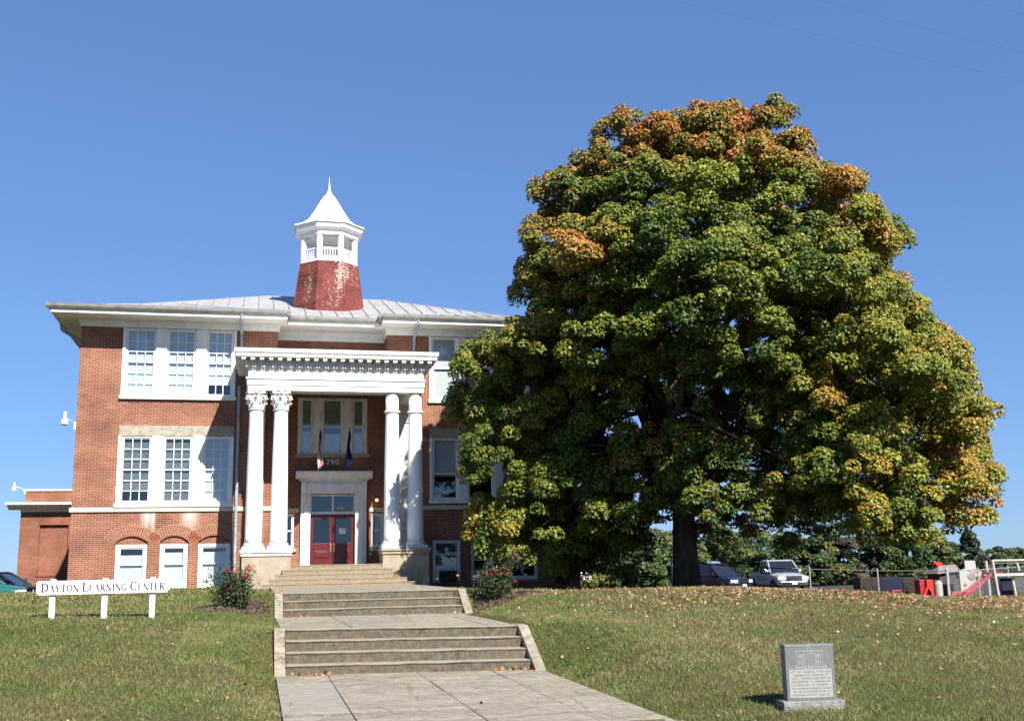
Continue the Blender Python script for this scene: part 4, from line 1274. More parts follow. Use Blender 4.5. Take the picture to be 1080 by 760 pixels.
# ============================================================ name sign
def serif_text(mb, text, x, z, hbig, hsmall, y0, y1, gap):
    """plain thick-and-thin capitals with serifs; the first letter of a word is larger"""
    def seg(x0, z0, x1, z1, t):
        dx, dz = x1 - x0, z1 - z0; l = math.hypot(dx, dz) or 1
        a, b = -dz / l * t / 2, dx / l * t / 2
        mb.prism_y([(x0 + a, z0 + b), (x1 + a, z1 + b), (x1 - a, z1 - b), (x0 - a, z0 - b)], y0, y1)
    W = {'D': .74, 'A': .74, 'Y': .72, 'T': .66, 'O': .78, 'N': .78, 'L': .62, 'E': .62, 'R': .70, 'I': .34, 'G': .76, 'C': .72}
    first = True
    for ch in text:
        if ch == ' ':
            x += hsmall * .42; first = True; continue
        h = hbig if first else hsmall; first = False
        w = W[ch] * h; TK, TN = .185 * h, .075 * h
        X = lambda u: x + u * w
        Z = lambda v: z + v * h
        def ser(u, v, l=.17):
            seg(X(u) - l * h, Z(v), X(u) + l * h, Z(v), TN)
        def arc(cu, cv, ru, rv, a0, a1, n=14):
            P = [(cu + ru * math.cos(math.radians(a0 + (a1 - a0) * i / n)), cv + rv * math.sin(math.radians(a0 + (a1 - a0) * i / n)), a0 + (a1 - a0) * (i + .5) / n) for i in range(n + 1)]
            for p_, q_ in zip(P, P[1:]):
                t = TN + (TK - TN) * abs(math.cos(math.radians(p_[2])))
                seg(X(p_[0]), Z(p_[1]), X(q_[0]), Z(q_[1]), t)
        e = .03
        if ch == 'D':
            seg(X(.16), Z(0), X(.16), Z(1), TK); arc(.30, .5, .62, .47, -90, 90); seg(X(0), Z(e), X(.32), Z(e), TN); seg(X(0), Z(1 - e), X(.32), Z(1 - e), TN)
        elif ch == 'A':
            seg(X(.10), Z(0), X(.48), Z(1), TN); seg(X(.48), Z(1), X(.86), Z(0), TK); seg(X(.24), Z(.36), X(.70), Z(.36), TN); ser(.10, e, .14); ser(.86, e, .16)
        elif ch == 'Y':
            seg(X(.12), Z(1), X(.5), Z(.48), TK); seg(X(.88), Z(1), X(.5), Z(.48), TN); seg(X(.5), Z(0), X(.5), Z(.5), TK); ser(.5, e); ser(.12, 1 - e, .15); ser(.88, 1 - e, .13)
        elif ch == 'T':
            seg(X(.5), Z(0), X(.5), Z(1), TK); seg(X(.02), Z(1 - e), X(.98), Z(1 - e), TN * 1.2); ser(.5, e); seg(X(.04), Z(1), X(.04), Z(.78), TN); seg(X(.96), Z(1), X(.96), Z(.78), TN)
        elif ch == 'O':
            arc(.5, .5, .44, .47, 0, 360, 26)
        elif ch == 'N':
            seg(X(.14), Z(0), X(.14), Z(1), TN); seg(X(.12), Z(1), X(.86), Z(0), TK); seg(X(.86), Z(0), X(.86), Z(1), TN); ser(.14, e, .13); ser(.86, 1 - e, .13); ser(.06, 1 - e, .08)
        elif ch == 'L':
            seg(X(.24), Z(0), X(.24), Z(1), TK); ser(.24, 1 - e); seg(X(.02), Z(e), X(.96), Z(e), TN * 1.2); seg(X(.95), Z(0), X(.95), Z(.26), TN)
        elif ch == 'E':
            seg(X(.22), Z(0), X(.22), Z(1), TK); seg(X(.02), Z(e), X(.96), Z(e), TN); seg(X(.02), Z(1 - e), X(.92), Z(1 - e), TN); seg(X(.22), Z(.52), X(.70), Z(.52), TN)
            seg(X(.94), Z(0), X(.94), Z(.22), TN); seg(X(.90), Z(1), X(.90), Z(.80), TN); seg(X(.70), Z(.42), X(.70), Z(.62), TN)
        elif ch == 'R':
            seg(X(.20), Z(0), X(.20), Z(1), TK); arc(.34, .74, .40, .235, -90, 90); seg(X(.02), Z(1 - e), X(.36), Z(1 - e), TN); seg(X(.2), Z(.5), X(.36), Z(.5), TN); seg(X(.46), Z(.5), X(.92), Z(0), TK); ser(.20, e, .15); ser(.95, e, .09)
        elif ch == 'I':
            seg(X(.5), Z(0), X(.5), Z(1), TK); ser(.5, e); ser(.5, 1 - e)
        elif ch in 'CG':
            arc(.52, .5, .46, .47, 45, 315, 20); seg(X(.86), Z(.98), X(.86), Z(.70), TN)
            if ch == 'G':
                seg(X(.84), Z(.08), X(.84), Z(.44), TK); ser(.84, .44, .14)
            else:
                seg(X(.88), Z(.06), X(.84), Z(.22), TN)
        x += w + gap * h
    return x
SY = 25.0
sz = float(ground(-3.2, SY))
SB0, SB1 = -4.52, -1.81
t = thing('name_sign', -3.17, SY, sz, 'white wooden sign board with a school name on three short posts in the grass', 'sign')
m = MB(); b0, b1 = -.375, -.085
m.prism_y([(SB0, b0 + .03), (SB0 + .05, b0), (SB1 - .05, b0), (SB1 - .03, b0 + .05), (SB1, b0 + .06), (SB1, b1 - .05), (SB1 - .03, b1 - .04), (SB1 - .05, b1), (SB0 + .05, b1), (SB0, b1 - .03)], SY - .03, SY + .02)
m.build('board', M['sign_white'], t, bevel=.006)
m = MB(); 
tmp = MB(); endx = serif_text(tmp, 'DAYTON LEARNING CENTER', 0, 0, .175, .135, 0, 1, .10)
scale = (SB1 - SB0 - .20) / endx
x_end = serif_text(m, 'DAYTON LEARNING CENTER', SB0 + .10, -.315, .175 * scale, .135 * scale, SY - .035, SY - .031, .10)
m.build('lettering', M['letter'], t)
for x in (-4.20, -3.15, -2.17):
    m = MB(); zz = float(ground(x, SY)) - .1
    m.box(x - .058, x + .058, SY + .021, SY + .12, zz, b1 + .035)
    m.build('post', M['white_worn'], t, bevel=.008)

# ============================================================ memorial stone
MT = Matrix.Translation((6.67, 12.56, 0)) @ Matrix.Rotation(math.radians(-8), 4, 'Z')
gz = float(ground(6.62, 12.62))
t = thing('memorial_stone', 6.62, 12.62, gz, 'grey granite memorial with an etched school picture, on a rough base in the lawn', 'memorial')
def mmb(): return MB(1, MT)
m = mmb(); r = random.Random(2)
pts = []
n = 16
bz = gz - .12; tz = gz + .085
rings = []
for k, (z, g_) in enumerate(((bz, 0), (gz + .03, .012), (tz - .01, .004), (tz, -.012))):
    rr_ = []
    for (xa, ya, xb, yb) in ((-.385, -.14, .385, -.14), (.385, -.14, .385, .17), (.385, .17, -.385, .17), (-.385, .17, -.385, -.14)):
        for i in range(n):
            tt = i / n; rr_.append((xa + (xb - xa) * tt + r.uniform(-1, 1) * .006, ya + (yb - ya) * tt + r.uniform(-1, 1) * .007 - (g_ if ya == yb == -.14 else 0), z + (r.uniform(-.003, .003) if k in (1, 2) else 0)))
    rings.append(rr_)
m.rings(rings); m.build('base', M['granite_rough'], t)
m = mmb(); sz0, sz1 = tz + .001, tz + .66
m.box(-.308, .308, -.075, .085, sz0, sz1)
m.build('slab', M['granite'], t, bevel=.006)
m = mmb(); m.box(-.275, .265, -.080, -.0755, sz0 + .03, sz0 + .365); m.build('inscription_panel', M['granite_face'], t)
m = mmb(); r = random.Random(11)
for row in range(8):                                   # worn rows of lettering, not legible in the photo
    x = -.25; z = sz0 + .345 - row * .039
    xe = .24 - (.03 if row % 3 == 1 else 0)
    while x < xe:
        w_ = r.uniform(.008, .016)
        if r.random() > .16:
            m.box(x, x + w_ * .45, -.0815, -.0801, z - .018, z)
            m.box(x + w_ * .5, x + w_, -.0815, -.0801, z - (.006 if r.random() > .5 else .018), z)
        x += w_ + .008
m.build('lettering', M['granite'], t)
m = mmb()
def ln(x0, z0, x1, z1, th=.006):
    dx, dz = x1 - x0, z1 - z0; l = math.hypot(dx, dz) or 1
    a, b = -dz / l * th / 2, dx / l * th / 2
    m.prism_y([(x0 + a, z0 + b), (x1 + a, z1 + b), (x1 - a, z1 - b), (x0 - a, z0 - b)], -.0775, -.0755)
E0 = sz0 + .39
for (a, b, c, d) in ((-.17, 0, -.06, .0), (.06, 0, .17, 0), (-.16, 0, -.16, .18), (.16, 0, .16, .18), (-.18, .185, .18, .185), (-.175, .195, .175, .195), (-.07, .0, -.07, .17), (.07, 0, .07, .17),
                     (-.055, 0, -.055, .14), (.055, 0, .055, .14), (-.075, .145, .075, .145), (-.075, .165, .075, .165), (-.02, 0, -.02, .07), (.02, 0, .02, .07), (-.02, .07, .02, .07), (-.03, .09, .03, .09), (-.03, .125, .03, .125), (-.03, .09, -.03, .125), (.03, .09, .03, .125),
                     (-.02, .2, -.015, .24), (.02, .2, .015, .24), (-.022, .24, .022, .24), (-.016, .245, 0, .275), (.016, .245, 0, .275), (0, .275, 0, .30), (-.2, -.006, .2, -.006), (-.21, .02, -.16, .02), (.16, .02, .21, .02)):
    ln(a, E0 + c if False else E0 + b, c, E0 + d)
for sx in (-1, 1):
    for zz in (.03, .10):
        for i in range(3):
            x = sx * (.085 + .024 * i); ln(x, E0 + zz, x, E0 + zz + .055, .012)
for i in range(10):
    x = -.19 + i * .042; ln(x, E0 - .02, x + .02, E0 + .012, .02)
m.build('etched_picture', M['granite_face'], t)

# ============================================================ foliage makers
def leaf_cloud(P, Nrm, size, col, rng, fold=.35, aspect=.8):
    """one folded 4-cornered leaf (two triangles) per point; returns vertices, faces, colours"""
    n = len(P)
    Nrm = Nrm / np.maximum(1e-6, np.linalg.norm(Nrm, axis=1, keepdims=True))
    ref = rng.normal(size=(n, 3))
    T = np.cross(Nrm, ref); T /= np.maximum(1e-6, np.linalg.norm(T, axis=1, keepdims=True))
    B = np.cross(Nrm, T)
    s = size[:, None] if np.ndim(size) else size
    a = P - T * s * .5; b = P + T * s * .5
    c = P + B * s * .5 * aspect - Nrm * s * fold * .5 - T * s * .05; d = P - B * s * .5 * aspect - Nrm * s * fold * .5 - T * s * .05
    V = np.stack([a, c, b, d], 1).reshape(-1, 3)
    i = np.arange(n) * 4
    Fq = np.concatenate([np.stack([i, i + 1, i + 2], 1), np.stack([i, i + 2, i + 3], 1)])
    C = np.repeat(col, 4, axis=0)
    return V, Fq, C

def cluster_points(centres, radii, per, rng, flat=.7, lower=-.35):
    """points on the upper and outer skin of lumpy clumps"""
    n = len(centres); k = np.maximum(4, (per * radii ** 2).astype(int))
    idx = np.repeat(np.arange(n), k); m = len(idx)
    d = rng.normal(size=(m, 3)); d /= np.linalg.norm(d, axis=1, keepdims=True)
    flip = d[:, 2] < lower
    d[flip, 2] *= -1
    r = radii[idx] * (0.62 + .42 * rng.random(m) ** .6)
    off = d * r[:, None]; off[:, 2] *= flat
    return centres[idx] + off, d, idx, r / radii[idx]

# ------------------------------------------------------------ the maple
TX, TY = 13.9, 34.0
tg = float(ground(TX, TY))
Mp = thing('maple_tree', TX, TY, tg, 'huge round maple turning orange and yellow, beside the school', 'tree')
KT = 34.0 / 32.0
ZL = np.array([.05, .6, 1.7, 2.9, 4.3, 5.9, 7.45, 9.0, 10.5, 12.0, 13.2, 14.3, 15.0]) * KT
LX = np.array([7.4, 6.2, 5.5, 5.3, 5.3, 5.5, 6.1, 7.0, 7.3, 8.0, 8.9, 10.5, 13.0]) * KT
RX = np.array([20.6, 21.8, 22.6, 22.9, 22.9, 22.6, 22.3, 21.7, 21.0, 20.1, 19.1, 17.7, 16.2]) * KT
rng = np.random.default_rng(5)
def env(z):
    l, r = np.interp(z, ZL, LX), np.interp(z, ZL, RX)
    return (l + r) / 2, (r - l) / 2
RYF = .98
big_c, big_r, big_in = [], [], []
def try_add(c, r, inner, dmin):
    for q, qr in zip(big_c, big_r):
        if (c[0] - q[0]) ** 2 + (c[1] - q[1]) ** 2 + 1.0 * (c[2] - q[2]) ** 2 < (dmin * (r + qr) / 2) ** 2:
            return
    big_c.append(c); big_r.append(r); big_in.append(inner)
for it in range(14000):                                 # outer shell: a few great lobes, then smaller ones between
    z = rng.uniform(.6, 16.1); a = rng.uniform(0, 2 * math.pi)
    r = rng.uniform(1.6, 2.3) if it < 1500 else rng.uniform(.8, 1.4)
    ztop = z + r * .9
    cx, rx = env(min(ztop, 15.9) if z > 6 else z)
    bulge = 1 + .06 * math.sin(3 * a + z * .9) + .06 * math.sin(5 * a - 1.3 * z + 1) + .05 * math.sin(2 * a + 2.1 * z)
    bulge = min(max(bulge, .92), 1.0) if z > 12.5 else bulge
    bulge *= rng.uniform(.90, 1.06) if it < 1500 else rng.uniform(.80, .95)
    q = rx * min(bulge, 1.05) - r * (1.2 if it < 1500 else 1.1)
    da = (math.degrees(a) - 231 + 180) % 360 - 180
    if z < 7.0:                                          # the lower left front is hollow under the boughs above
        q *= 1 - .60 * max(0.0, 1 - (da / 52) ** 6) * float(smooth01((7.0 - z) / 1.6))
    X_, Y_ = cx + q * math.cos(a), TY + q * RYF * math.sin(a)
    if (z < 6.2 and X_ < 10.6 and Y_ < 33.6) or (X_ > 13.2 and z - .6 * r < .30):
        continue
    if (11.2 < X_ < 17.5 and z - .6 * r < .65) or (ztop > 15.4 and abs(X_ - 15.4) > 1.6):
        continue
    if q < .1 or ztop > 15.95 or (X_ - r < 14.2 and Y_ + r > 41.2 and z < 12):
        continue
    try_add((X_, Y_, z), r, 0, 1.32 if it < 1500 else 1.22)
n_out = len(big_c)
for _ in range(2600):                                   # a looser inner layer
    z = rng.uniform(1.6, 14.8); a = rng.uniform(0, 2 * math.pi); f = rng.uniform(.35, .68)
    cx, rx = env(z)
    X_, Y_ = cx + rx * f * math.cos(a), TY + rx * f * RYF * math.sin(a)
    da = (math.degrees(a) - 238 + 180) % 360 - 180
    if (X_ < 14.5 and Y_ > 40 and z < 12) or (abs(da) < 54 and z < 6.6 and f > .40):
        continue
    try_add((X_, Y_, z), rng.uniform(.95, 1.4), 1, 1.2)
for _ in range(260):                                    # low boughs hanging in the shade on the school's side
    try_add((rng.uniform(9.2, 12.4), rng.uniform(34.5, 38.9), rng.uniform(.0, 3.0)), rng.uniform(.8, 1.2), 1, 1.25)
big_c = np.array(big_c); big_r = np.array(big_r); big_in = np.array(big_in)
# every lobe is a spray of smaller tufts on its outer side
sub_c, sub_r, sub_b = [], [], []
cxb, rxb = env(big_c[:, 2])
outw = np.stack([(big_c[:, 0] - cxb), (big_c[:, 1] - TY) / RYF, (big_c[:, 2] - 7.4) * .8 + 2.8], 1); outw /= np.linalg.norm(outw, axis=1, keepdims=True)
for i, (c, r) in enumerate(zip(big_c, big_r)):
    k = int((14 if big_in[i] == 0 else 11) * r ** 1.7) + 2
    d = rng.normal(size=(k, 3)) + outw[i] * .75; d /= np.linalg.norm(d, axis=1, keepdims=True)
    d[:, 2] = np.where(d[:, 2] < -.6, -d[:, 2], d[:, 2])
    sub_c.append(c + d * r * rng.uniform(.50, .90, (k, 1)) * np.array([1, 1, .98])); sub_r.append(rng.uniform(.20, .46, k)); sub_b.append(np.full(k, i))
sub_c = np.concatenate(sub_c); sub_r = np.concatenate(sub_r); sub_b = np.concatenate(sub_b)
P, D, idx, rel = cluster_points(sub_c, sub_r, 1800, rng, .95, -.45)
b_of = sub_b[idx]
# leaf pigment: green body, yellow-green to the right, orange and red at the tips and at the top
GREEN = np.array([.048, .088, .012]); YEL = np.array([.275, .282, .034]); ORA = np.array([.37, .165, .038]); RED = np.array([.36, .075, .032])
bc = big_c[b_of]; sc = sub_c[idx]
h = smooth01((sc[:, 2] - 9.6) / 4.6)
side = np.clip((sc[:, 0] - 13.8) / 8, -.3, 1)
noise_b = rng.normal(size=len(big_c)); noise_s = rng.normal(size=len(sub_c))
tip = np.clip((rel - .80) / .22, 0, 1) * np.clip(D[:, 2] + .5, 0, 1)
core = smooth01((sc[:, 0] - 9.6) / 2) * smooth01((17.2 - sc[:, 0]) / 2) * smooth01((13.0 - sc[:, 2]) / 1.6)      # the still green heart
yel = .32 + .26 * side + .14 * h + .15 * noise_b[b_of] + .13 * noise_s[idx] + .36 * tip + .13 * rng.normal(size=len(P)) - .24 * core
oran = -.39 + .62 * h + .36 * np.maximum(side, 0) + .34 * smooth01((10.6 - sc[:, 0]) / 2) * smooth01((sc[:, 2] - 5.5) / 3) + .24 * noise_b[b_of] + .22 * noise_s[idx] + .30 * tip + .26 * rng.normal(size=len(P)) - .75 * core * smooth01((sc[:, 2] - 4) / 4)
redd = np.clip(.25 + .5 * h + .35 * rng.normal(size=len(P)), 0, 1)
inn = big_in[b_of] == 1
yel[inn] *= .6; oran[inn] -= .5
yel = np.clip(yel, 0, 1)[:, None]; oran = np.clip(oran * 1.3, 0, .92)[:, None]; redd = redd[:, None]
col = GREEN + (YEL - GREEN) * yel
col = col + ((ORA + (RED - ORA) * redd) - col) * oran
col = col * rng.uniform(.72, 1.28, (len(P), 1))
Nl = D * .9 + np.array([.1, -.25, .45]) + rng.normal(size=P.shape) * .45
P[:, 2] += EYE
V, Fq, C = leaf_cloud(P, Nl, rng.uniform(.072, .13, len(P)), col, rng)
npmesh('crown', V, Fq, M['leaf'], C, parent=Mp)
print('maple leaves', len(P), 'clumps', n_out, len(big_c))

def limb(mb, p0, p1, r0, r1, r, n=7, sag=.0):
    p0, p1 = np.array(p0, float), np.array(p1, float)
    L_ = np.linalg.norm(p1 - p0); pts, rad = [], []
    o1, o2 = r.normal(size=3) * L_ * .05, r.normal(size=3) * L_ * .05
    for i in range(n):
        t = i / (n - 1)
        q = p0 + (p1 - p0) * t + o1 * math.sin(math.pi * t) + o2 * math.sin(2 * math.pi * t)
        q[2] += sag * math.sin(math.pi * t)
        pts.append(tuple(q)); rad.append(r0 + (r1 - r0) * t)
    mb.tube(pts, rad, 9)
    return pts
tm = MB(); rr = np.random.default_rng(8)
prof = []
for i in range(9):
    z = tg - .3 + i * .42
    prof.append((.44 + .12 * math.exp(-i * .9) - .012 * i, z))
tm.lathe(prof, TX, TY, 18, lambda a, z: 1 + .06 * math.sin(5 * a + z) + .04 * math.sin(9 * a))
fork = (TX, TY, tg + 2.9)
order = rr.permutation(np.where(big_in == 1)[0])[:46]
mains = []
for i in range(9):
    a = 2 * math.pi * i / 9 + rr.uniform(-.2, .2); z = rr.uniform(4.4, 12)
    cx, rx = env(z)
    e = (cx + rx * .55 * math.cos(a), TY + rx * .45 * math.sin(a), z)
    mains.append(limb(tm, (TX + .1 * math.cos(a), TY + .1 * math.sin(a), tg + rr.uniform(2.0, 3.0)), e, .21, .07, rr, sag=.5))
mains.append(limb(tm, fork, (TX + 1.2, TY, 14.4), .30, .05, rr))
mains.append(limb(tm, fork, (TX + 2.8, TY - 1, 13.4), .24, .05, rr))
mains.append(limb(tm, fork, (TX - 1.2, TY + .5, 13.2), .24, .05, rr))
for q in big_c[rr.permutation(len(big_c))[:170]]:
    best = min(((math.dist(p_, q), p_) for pts in mains for p_ in pts[2:]), key=lambda t_: t_[0])
    if best[0] < 6:
        limb(tm, best[1], q, .06, .012, rr, 6)
tm.build('trunk', M['bark'], Mp, smooth=True, fix=False)

# ------------------------------------------------------------ other trees
def small_tree(name, x, y, h, rx, base, label, seed, green, n_cl=26, per=150, group=None, cat='tree', shape='round', leaf=.22, lean=0, bottom=.12, trunk=True, zg=None):
    r = np.random.default_rng(seed)
    g_ = float(ground(x, y)) if zg is None else zg
    t = thing(name, x, y, g_, label, cat, group)
    c, rad = [], []
    for _ in range(n_cl):
        v = r.uniform(bottom, 1); a = r.uniform(0, 2 * math.pi)
        if shape == 'cone':
            w_ = rx * (1.02 - v) ** .8
        elif shape == 'loose':
            w_ = rx * (.35 + .65 * math.sin(math.pi * min(1, v * .85 + .1))) * r.uniform(.4, 1.15)
        else:
            w_ = rx * math.sqrt(max(.06, 1 - ((v - .42) / .60) ** 2))
        q = w_ * math.sqrt(r.uniform(.25, 1))
        c.append((x + q * math.cos(a) + lean * v, y + q * math.sin(a), g_ + v * h * .95)); rad.append(r.uniform(.28, .55) * min(rx, h * .5) * (.6 if shape != 'round' else .75))
    c, rad = np.array(c), np.array(rad)
    P, D, idx, rel = cluster_points(c, rad, per / np.mean(rad) ** 2, r, .75, -.3)
    nb = r.normal(size=n_cl)
    colr = np.array(green) * (1 + .28 * nb[idx][:, None] * np.array([1.1, .8, .9]) + .22 * r.normal(size=(len(P), 1)))
    colr = np.clip(colr, .008, 1)
    P[:, 2] += EYE
    V, Fq, C = leaf_cloud(P, D * .6 + np.array([0, -.1, .5]) + r.normal(size=P.shape) * .5, r.uniform(.6, 1.2, len(P)) * leaf, colr, r)
    npmesh('crown', V, Fq, M['shrub_leaf'], C, parent=t)
    mb = MB()
    if trunk:
        limb(mb, (x, y, g_ - .2), (x + lean * .7, y, g_ + h * .75), .045 * h * .55, .012 * h * .5, r)
        for i in range(7):
            q = c[r.integers(len(c))]
            limb(mb, (x + lean * .3, y, g_ + h * r.uniform(.15, .5)), q, .014 * h * .5, .006, r, 5)
        mb.build('trunk', M['bark'], t, smooth=True, fix=False)
    return t
DG, OG, LG = (.046, .076, .022), (.092, .118, .030), (.15, .165, .038)
def at_px(px, Y):
    d = RIGHT * ((px - 540) / F_PX) + UP * (-(600 - 380) / F_PX) + FWD
    return d.x / d.y * Y
BT = [ # px, distance, height, half width, colour, shape, label
    (622, 68.8, 3.63, 1.61, LG, 'loose', 'pale yellow green sapling just right of the school corner'),
    (640, 74.4, 4.28, 3.31, OG, 'round', 'olive bushy tree left of the maple trunk, nearest the school'),
    (668, 72.5, 3.91, 3.09, DG, 'round', 'dark bushy tree between the olive tree and the maple trunk'),
    (694, 76.3, 4.77, 2.87, OG, 'round', 'olive bushy tree directly left of the maple trunk'),
    (748, 70.6, 4.51, 2.59, OG, 'loose', 'loose olive tree directly right of the maple trunk, behind the navy car'),
    (775, 75.6, 4.20, 3.19, DG, 'round', 'low dark tree behind the gap between navy car and pickup'),
    (806, 77.3, 4.31, 3.39, OG, 'round', 'round olive tree behind the pickup truck cab'),
    (838, 75.6, 3.79, 3.19, DG, 'round', 'dark round tree rising beyond the pickup bonnet'),
    (866, 77.3, 3.68, 3.39, OG, 'round', 'olive tree behind the fence, between pickup and dark play wall'),
    (892, 75.6, 3.68, 2.99, (.07, .062, .04), 'loose', 'thin brownish tree behind the fence post left of the play wall'),
    (918, 77.3, 3.68, 3.39, OG, 'round', 'olive tree behind the left half of the dark play wall'),
    (946, 75.6, 3.59, 3.19, DG, 'round', 'dark green tree behind the right half of the dark play wall'),
    (972, 77.3, 3.89, 3.19, OG, 'round', 'taller olive tree behind the red play frame'),
    (1000, 79.0, 2.94, 2.79, DG, 'round', 'dark tree behind the grey roofed playhouse'),
    (1026, 70.6, 3.61, 1.54, (.035, .05, .03), 'cone', 'dark pointed evergreen behind the climbing panel, against the sky'),
    (1048, 92.4, 2.52, 3.79, DG, 'round', 'low dark tree behind the slide and the play frame'),
    (1066, 94.1, 2.69, 3.99, (.06, .066, .03), 'round', 'low olive tree behind the play frame'),
    (1090, 94.1, 2.60, 4.49, DG, 'round', 'low dark tree at the right edge of the picture'),
]
for i, (px, Y, h_, w_, c_, sh, lab) in enumerate(BT):
    small_tree('evergreen_tree' if sh == 'cone' else 'bushy_tree', at_px(px, Y), Y, h_ * 1.0, w_, 0, lab, 30 + i, c_, n_cl=54 if sh == 'round' else 36, per=170, group=None, shape=sh, leaf=.25, bottom=.02)
small_tree('foundation_shrub', 11.9, 41.0, 1.5, .45, 0, 'small dark shrub at the shaded right corner of the school', 77, DG, n_cl=14, per=120, cat='shrub', leaf=.12, trunk=True)

# ------------------------------------------------------------ rose bushes
def rose_bush(x, y, h, rx, label, seed, tall=None, nfl=18):
    r = np.random.default_rng(seed); rg = random.Random(seed)
    g_ = float(ground(x, y)) + .06
    t = thing('rose_bush', x, y, g_, label, 'rose bush')
    mb = MB(); tips = []
    for i in range(26):
        a = r.uniform(0, 2 * math.pi); q = rx * r.uniform(.1, 1.0); zz = h * r.uniform(.55, 1.02) * (1 - .25 * (q / rx) ** 2)
        tip = (x + q * math.cos(a), y + q * math.sin(a) * .8, g_ + zz)
        if tall and i < 4:
            tip = (x + tall[0] + r.uniform(-.08, .08), y, g_ + tall[1] * r.uniform(.8, 1.0))
        tips.append((tip, limb(mb, (x + q * .2 * math.cos(a), y + q * .2 * math.sin(a), g_ - .1), tip, .012, .005, r, 6)))
    mb.build('stem', M['bark'], t, fix=False)
    P, D = [], []
    for tip, pts in tips:
        for k in range(140):
            u = r.uniform(.22, 1.0) * (len(pts) - 1); i = min(int(u), len(pts) - 2); f = u - i
            q = np.array(pts[i]) * (1 - f) + np.array(pts[i + 1]) * f
            P.append(q + r.normal(size=3) * np.array([.085, .085, .065])); D.append(r.normal(size=3) + np.array([0, -.2, .9]))
    for k in range(520):
        a = r.uniform(0, 2 * math.pi); q = rx * .62 * math.sqrt(r.uniform()); 
        P.append((x + q * math.cos(a), y + q * math.sin(a), g_ + h * r.uniform(.05, .5))); D.append(r.normal(size=3) + np.array([0, 0, .8]))
    P, D = np.array(P), np.array(D)
    colr = np.array([.036, .058, .020]) * r.uniform(.5, 1.9, (len(P), 1)) * np.array([1, 1, 1])
    colr[r.random(len(P)) < .06] = (.20, .12, .07)
    P[:, 2] += EYE
    V, Fq, C = leaf_cloud(P, D, r.uniform(.035, .065, len(P)), colr, r)
    npmesh('foliage', V, Fq, M['shrub_leaf'], C, parent=t)
    for i in range(nfl):
        tip = tips[(i * 5) % len(tips)][0] if i < len(tips) else tips[rg.randrange(len(tips))][0]
        p_ = (tip[0] + rg.uniform(-.06, .06), tip[1] - .05 + rg.uniform(-.06, .02), tip[2] + rg.uniform(-.10, .05) - (0 if i % 3 else .18))
        m = MB()
        for k in range(11):                             # petals round a bud
            a = 2.4 * k; rr_ = .005 + .0021 * k; e = .010 + .0014 * k
            ca, sa = math.cos(a), math.sin(a)
            c0 = (p_[0] + rr_ * ca, p_[1] + rr_ * sa, p_[2] + .012 - .0014 * k)
            m.face((c0[0] - sa * e, c0[1] + ca * e, c0[2] - e * .6), (c0[0] + sa * e, c0[1] - ca * e, c0[2] - e * .6),
                   (c0[0] + sa * e * .8 + ca * .008, c0[1] - ca * e * .8 + sa * .008, c0[2] + e), (c0[0] - sa * e * .8 + ca * .008, c0[1] + ca * e * .8 + sa * .008, c0[2] + e))
        m.ball((p_[0], p_[1], p_[2] + .004), .013, 6)
        m.build('flower', M['petal'], t, fix=False)
    return t
rose_bush(-.52, 26.3, 1.05, .58, 'red rose bush in the mulch bed left of the steps', 51, nfl=15)
rose_bush(5.80, 26.45, .95, .58, 'red rose bush with one tall shoot, right of the steps', 52, tall=(.52, 1.28), nfl=20)
def bed(x, y, rx, ry, seed):
    r = np.random.default_rng(seed); n = 2600
    a = r.uniform(0, 2 * math.pi, n); q = np.sqrt(r.random(n)); w_ = 1 + .15 * np.sin(3 * a + seed)
    X, Y = x + rx * q * w_ * np.cos(a), y + ry * q * w_ * np.sin(a)
    Z = ground(X, Y) + .02 + .10 * (1 - q ** 2) + r.uniform(0, .02, n) + EYE
    colr = np.array([.15, .11, .085]) * r.uniform(.35, 1.5, (n, 1))
    V, Fq, C = leaf_cloud(np.stack([X, Y, Z], 1), r.normal(size=(n, 3)) * .5 + [0, 0, 1], r.uniform(.04, .09, n), colr, r, aspect=.5)
    k = 20; R_ = 8
    vv, ff, cc = [], [], []
    for i in range(R_ + 1):
        for j in range(k):
            aa = 2 * math.pi * j / k; qq = i / R_; ww = 1 + .15 * math.sin(3 * aa + seed)
            xx, yy = x + rx * qq * ww * math.cos(aa), y + ry * qq * ww * math.sin(aa)
            vv.append((xx, yy, float(ground(xx, yy)) + EYE + .012 + .10 * (1 - qq ** 2) - (.05 if i == R_ else 0))); cc.append((.11, .08, .06))
    for i in range(R_):
        for j in range(k):
            a0, a1 = i * k + j, i * k + (j + 1) % k
            ff.append((a0, a1, a1 + k)); ff.append((a0, a1 + k, a0 + k))
    V2 = np.concatenate([np.array(vv), V]); F2 = np.concatenate([np.array(ff), Fq + len(vv)]); C2 = np.concatenate([np.array(cc), C])
    tag(npmesh('mulch', V2, F2, M['litter'], C2), kind='stuff')
bed(-.58, 26.45, .85, .7, 1)
bed(6.0, 26.5, .9, .6, 2)

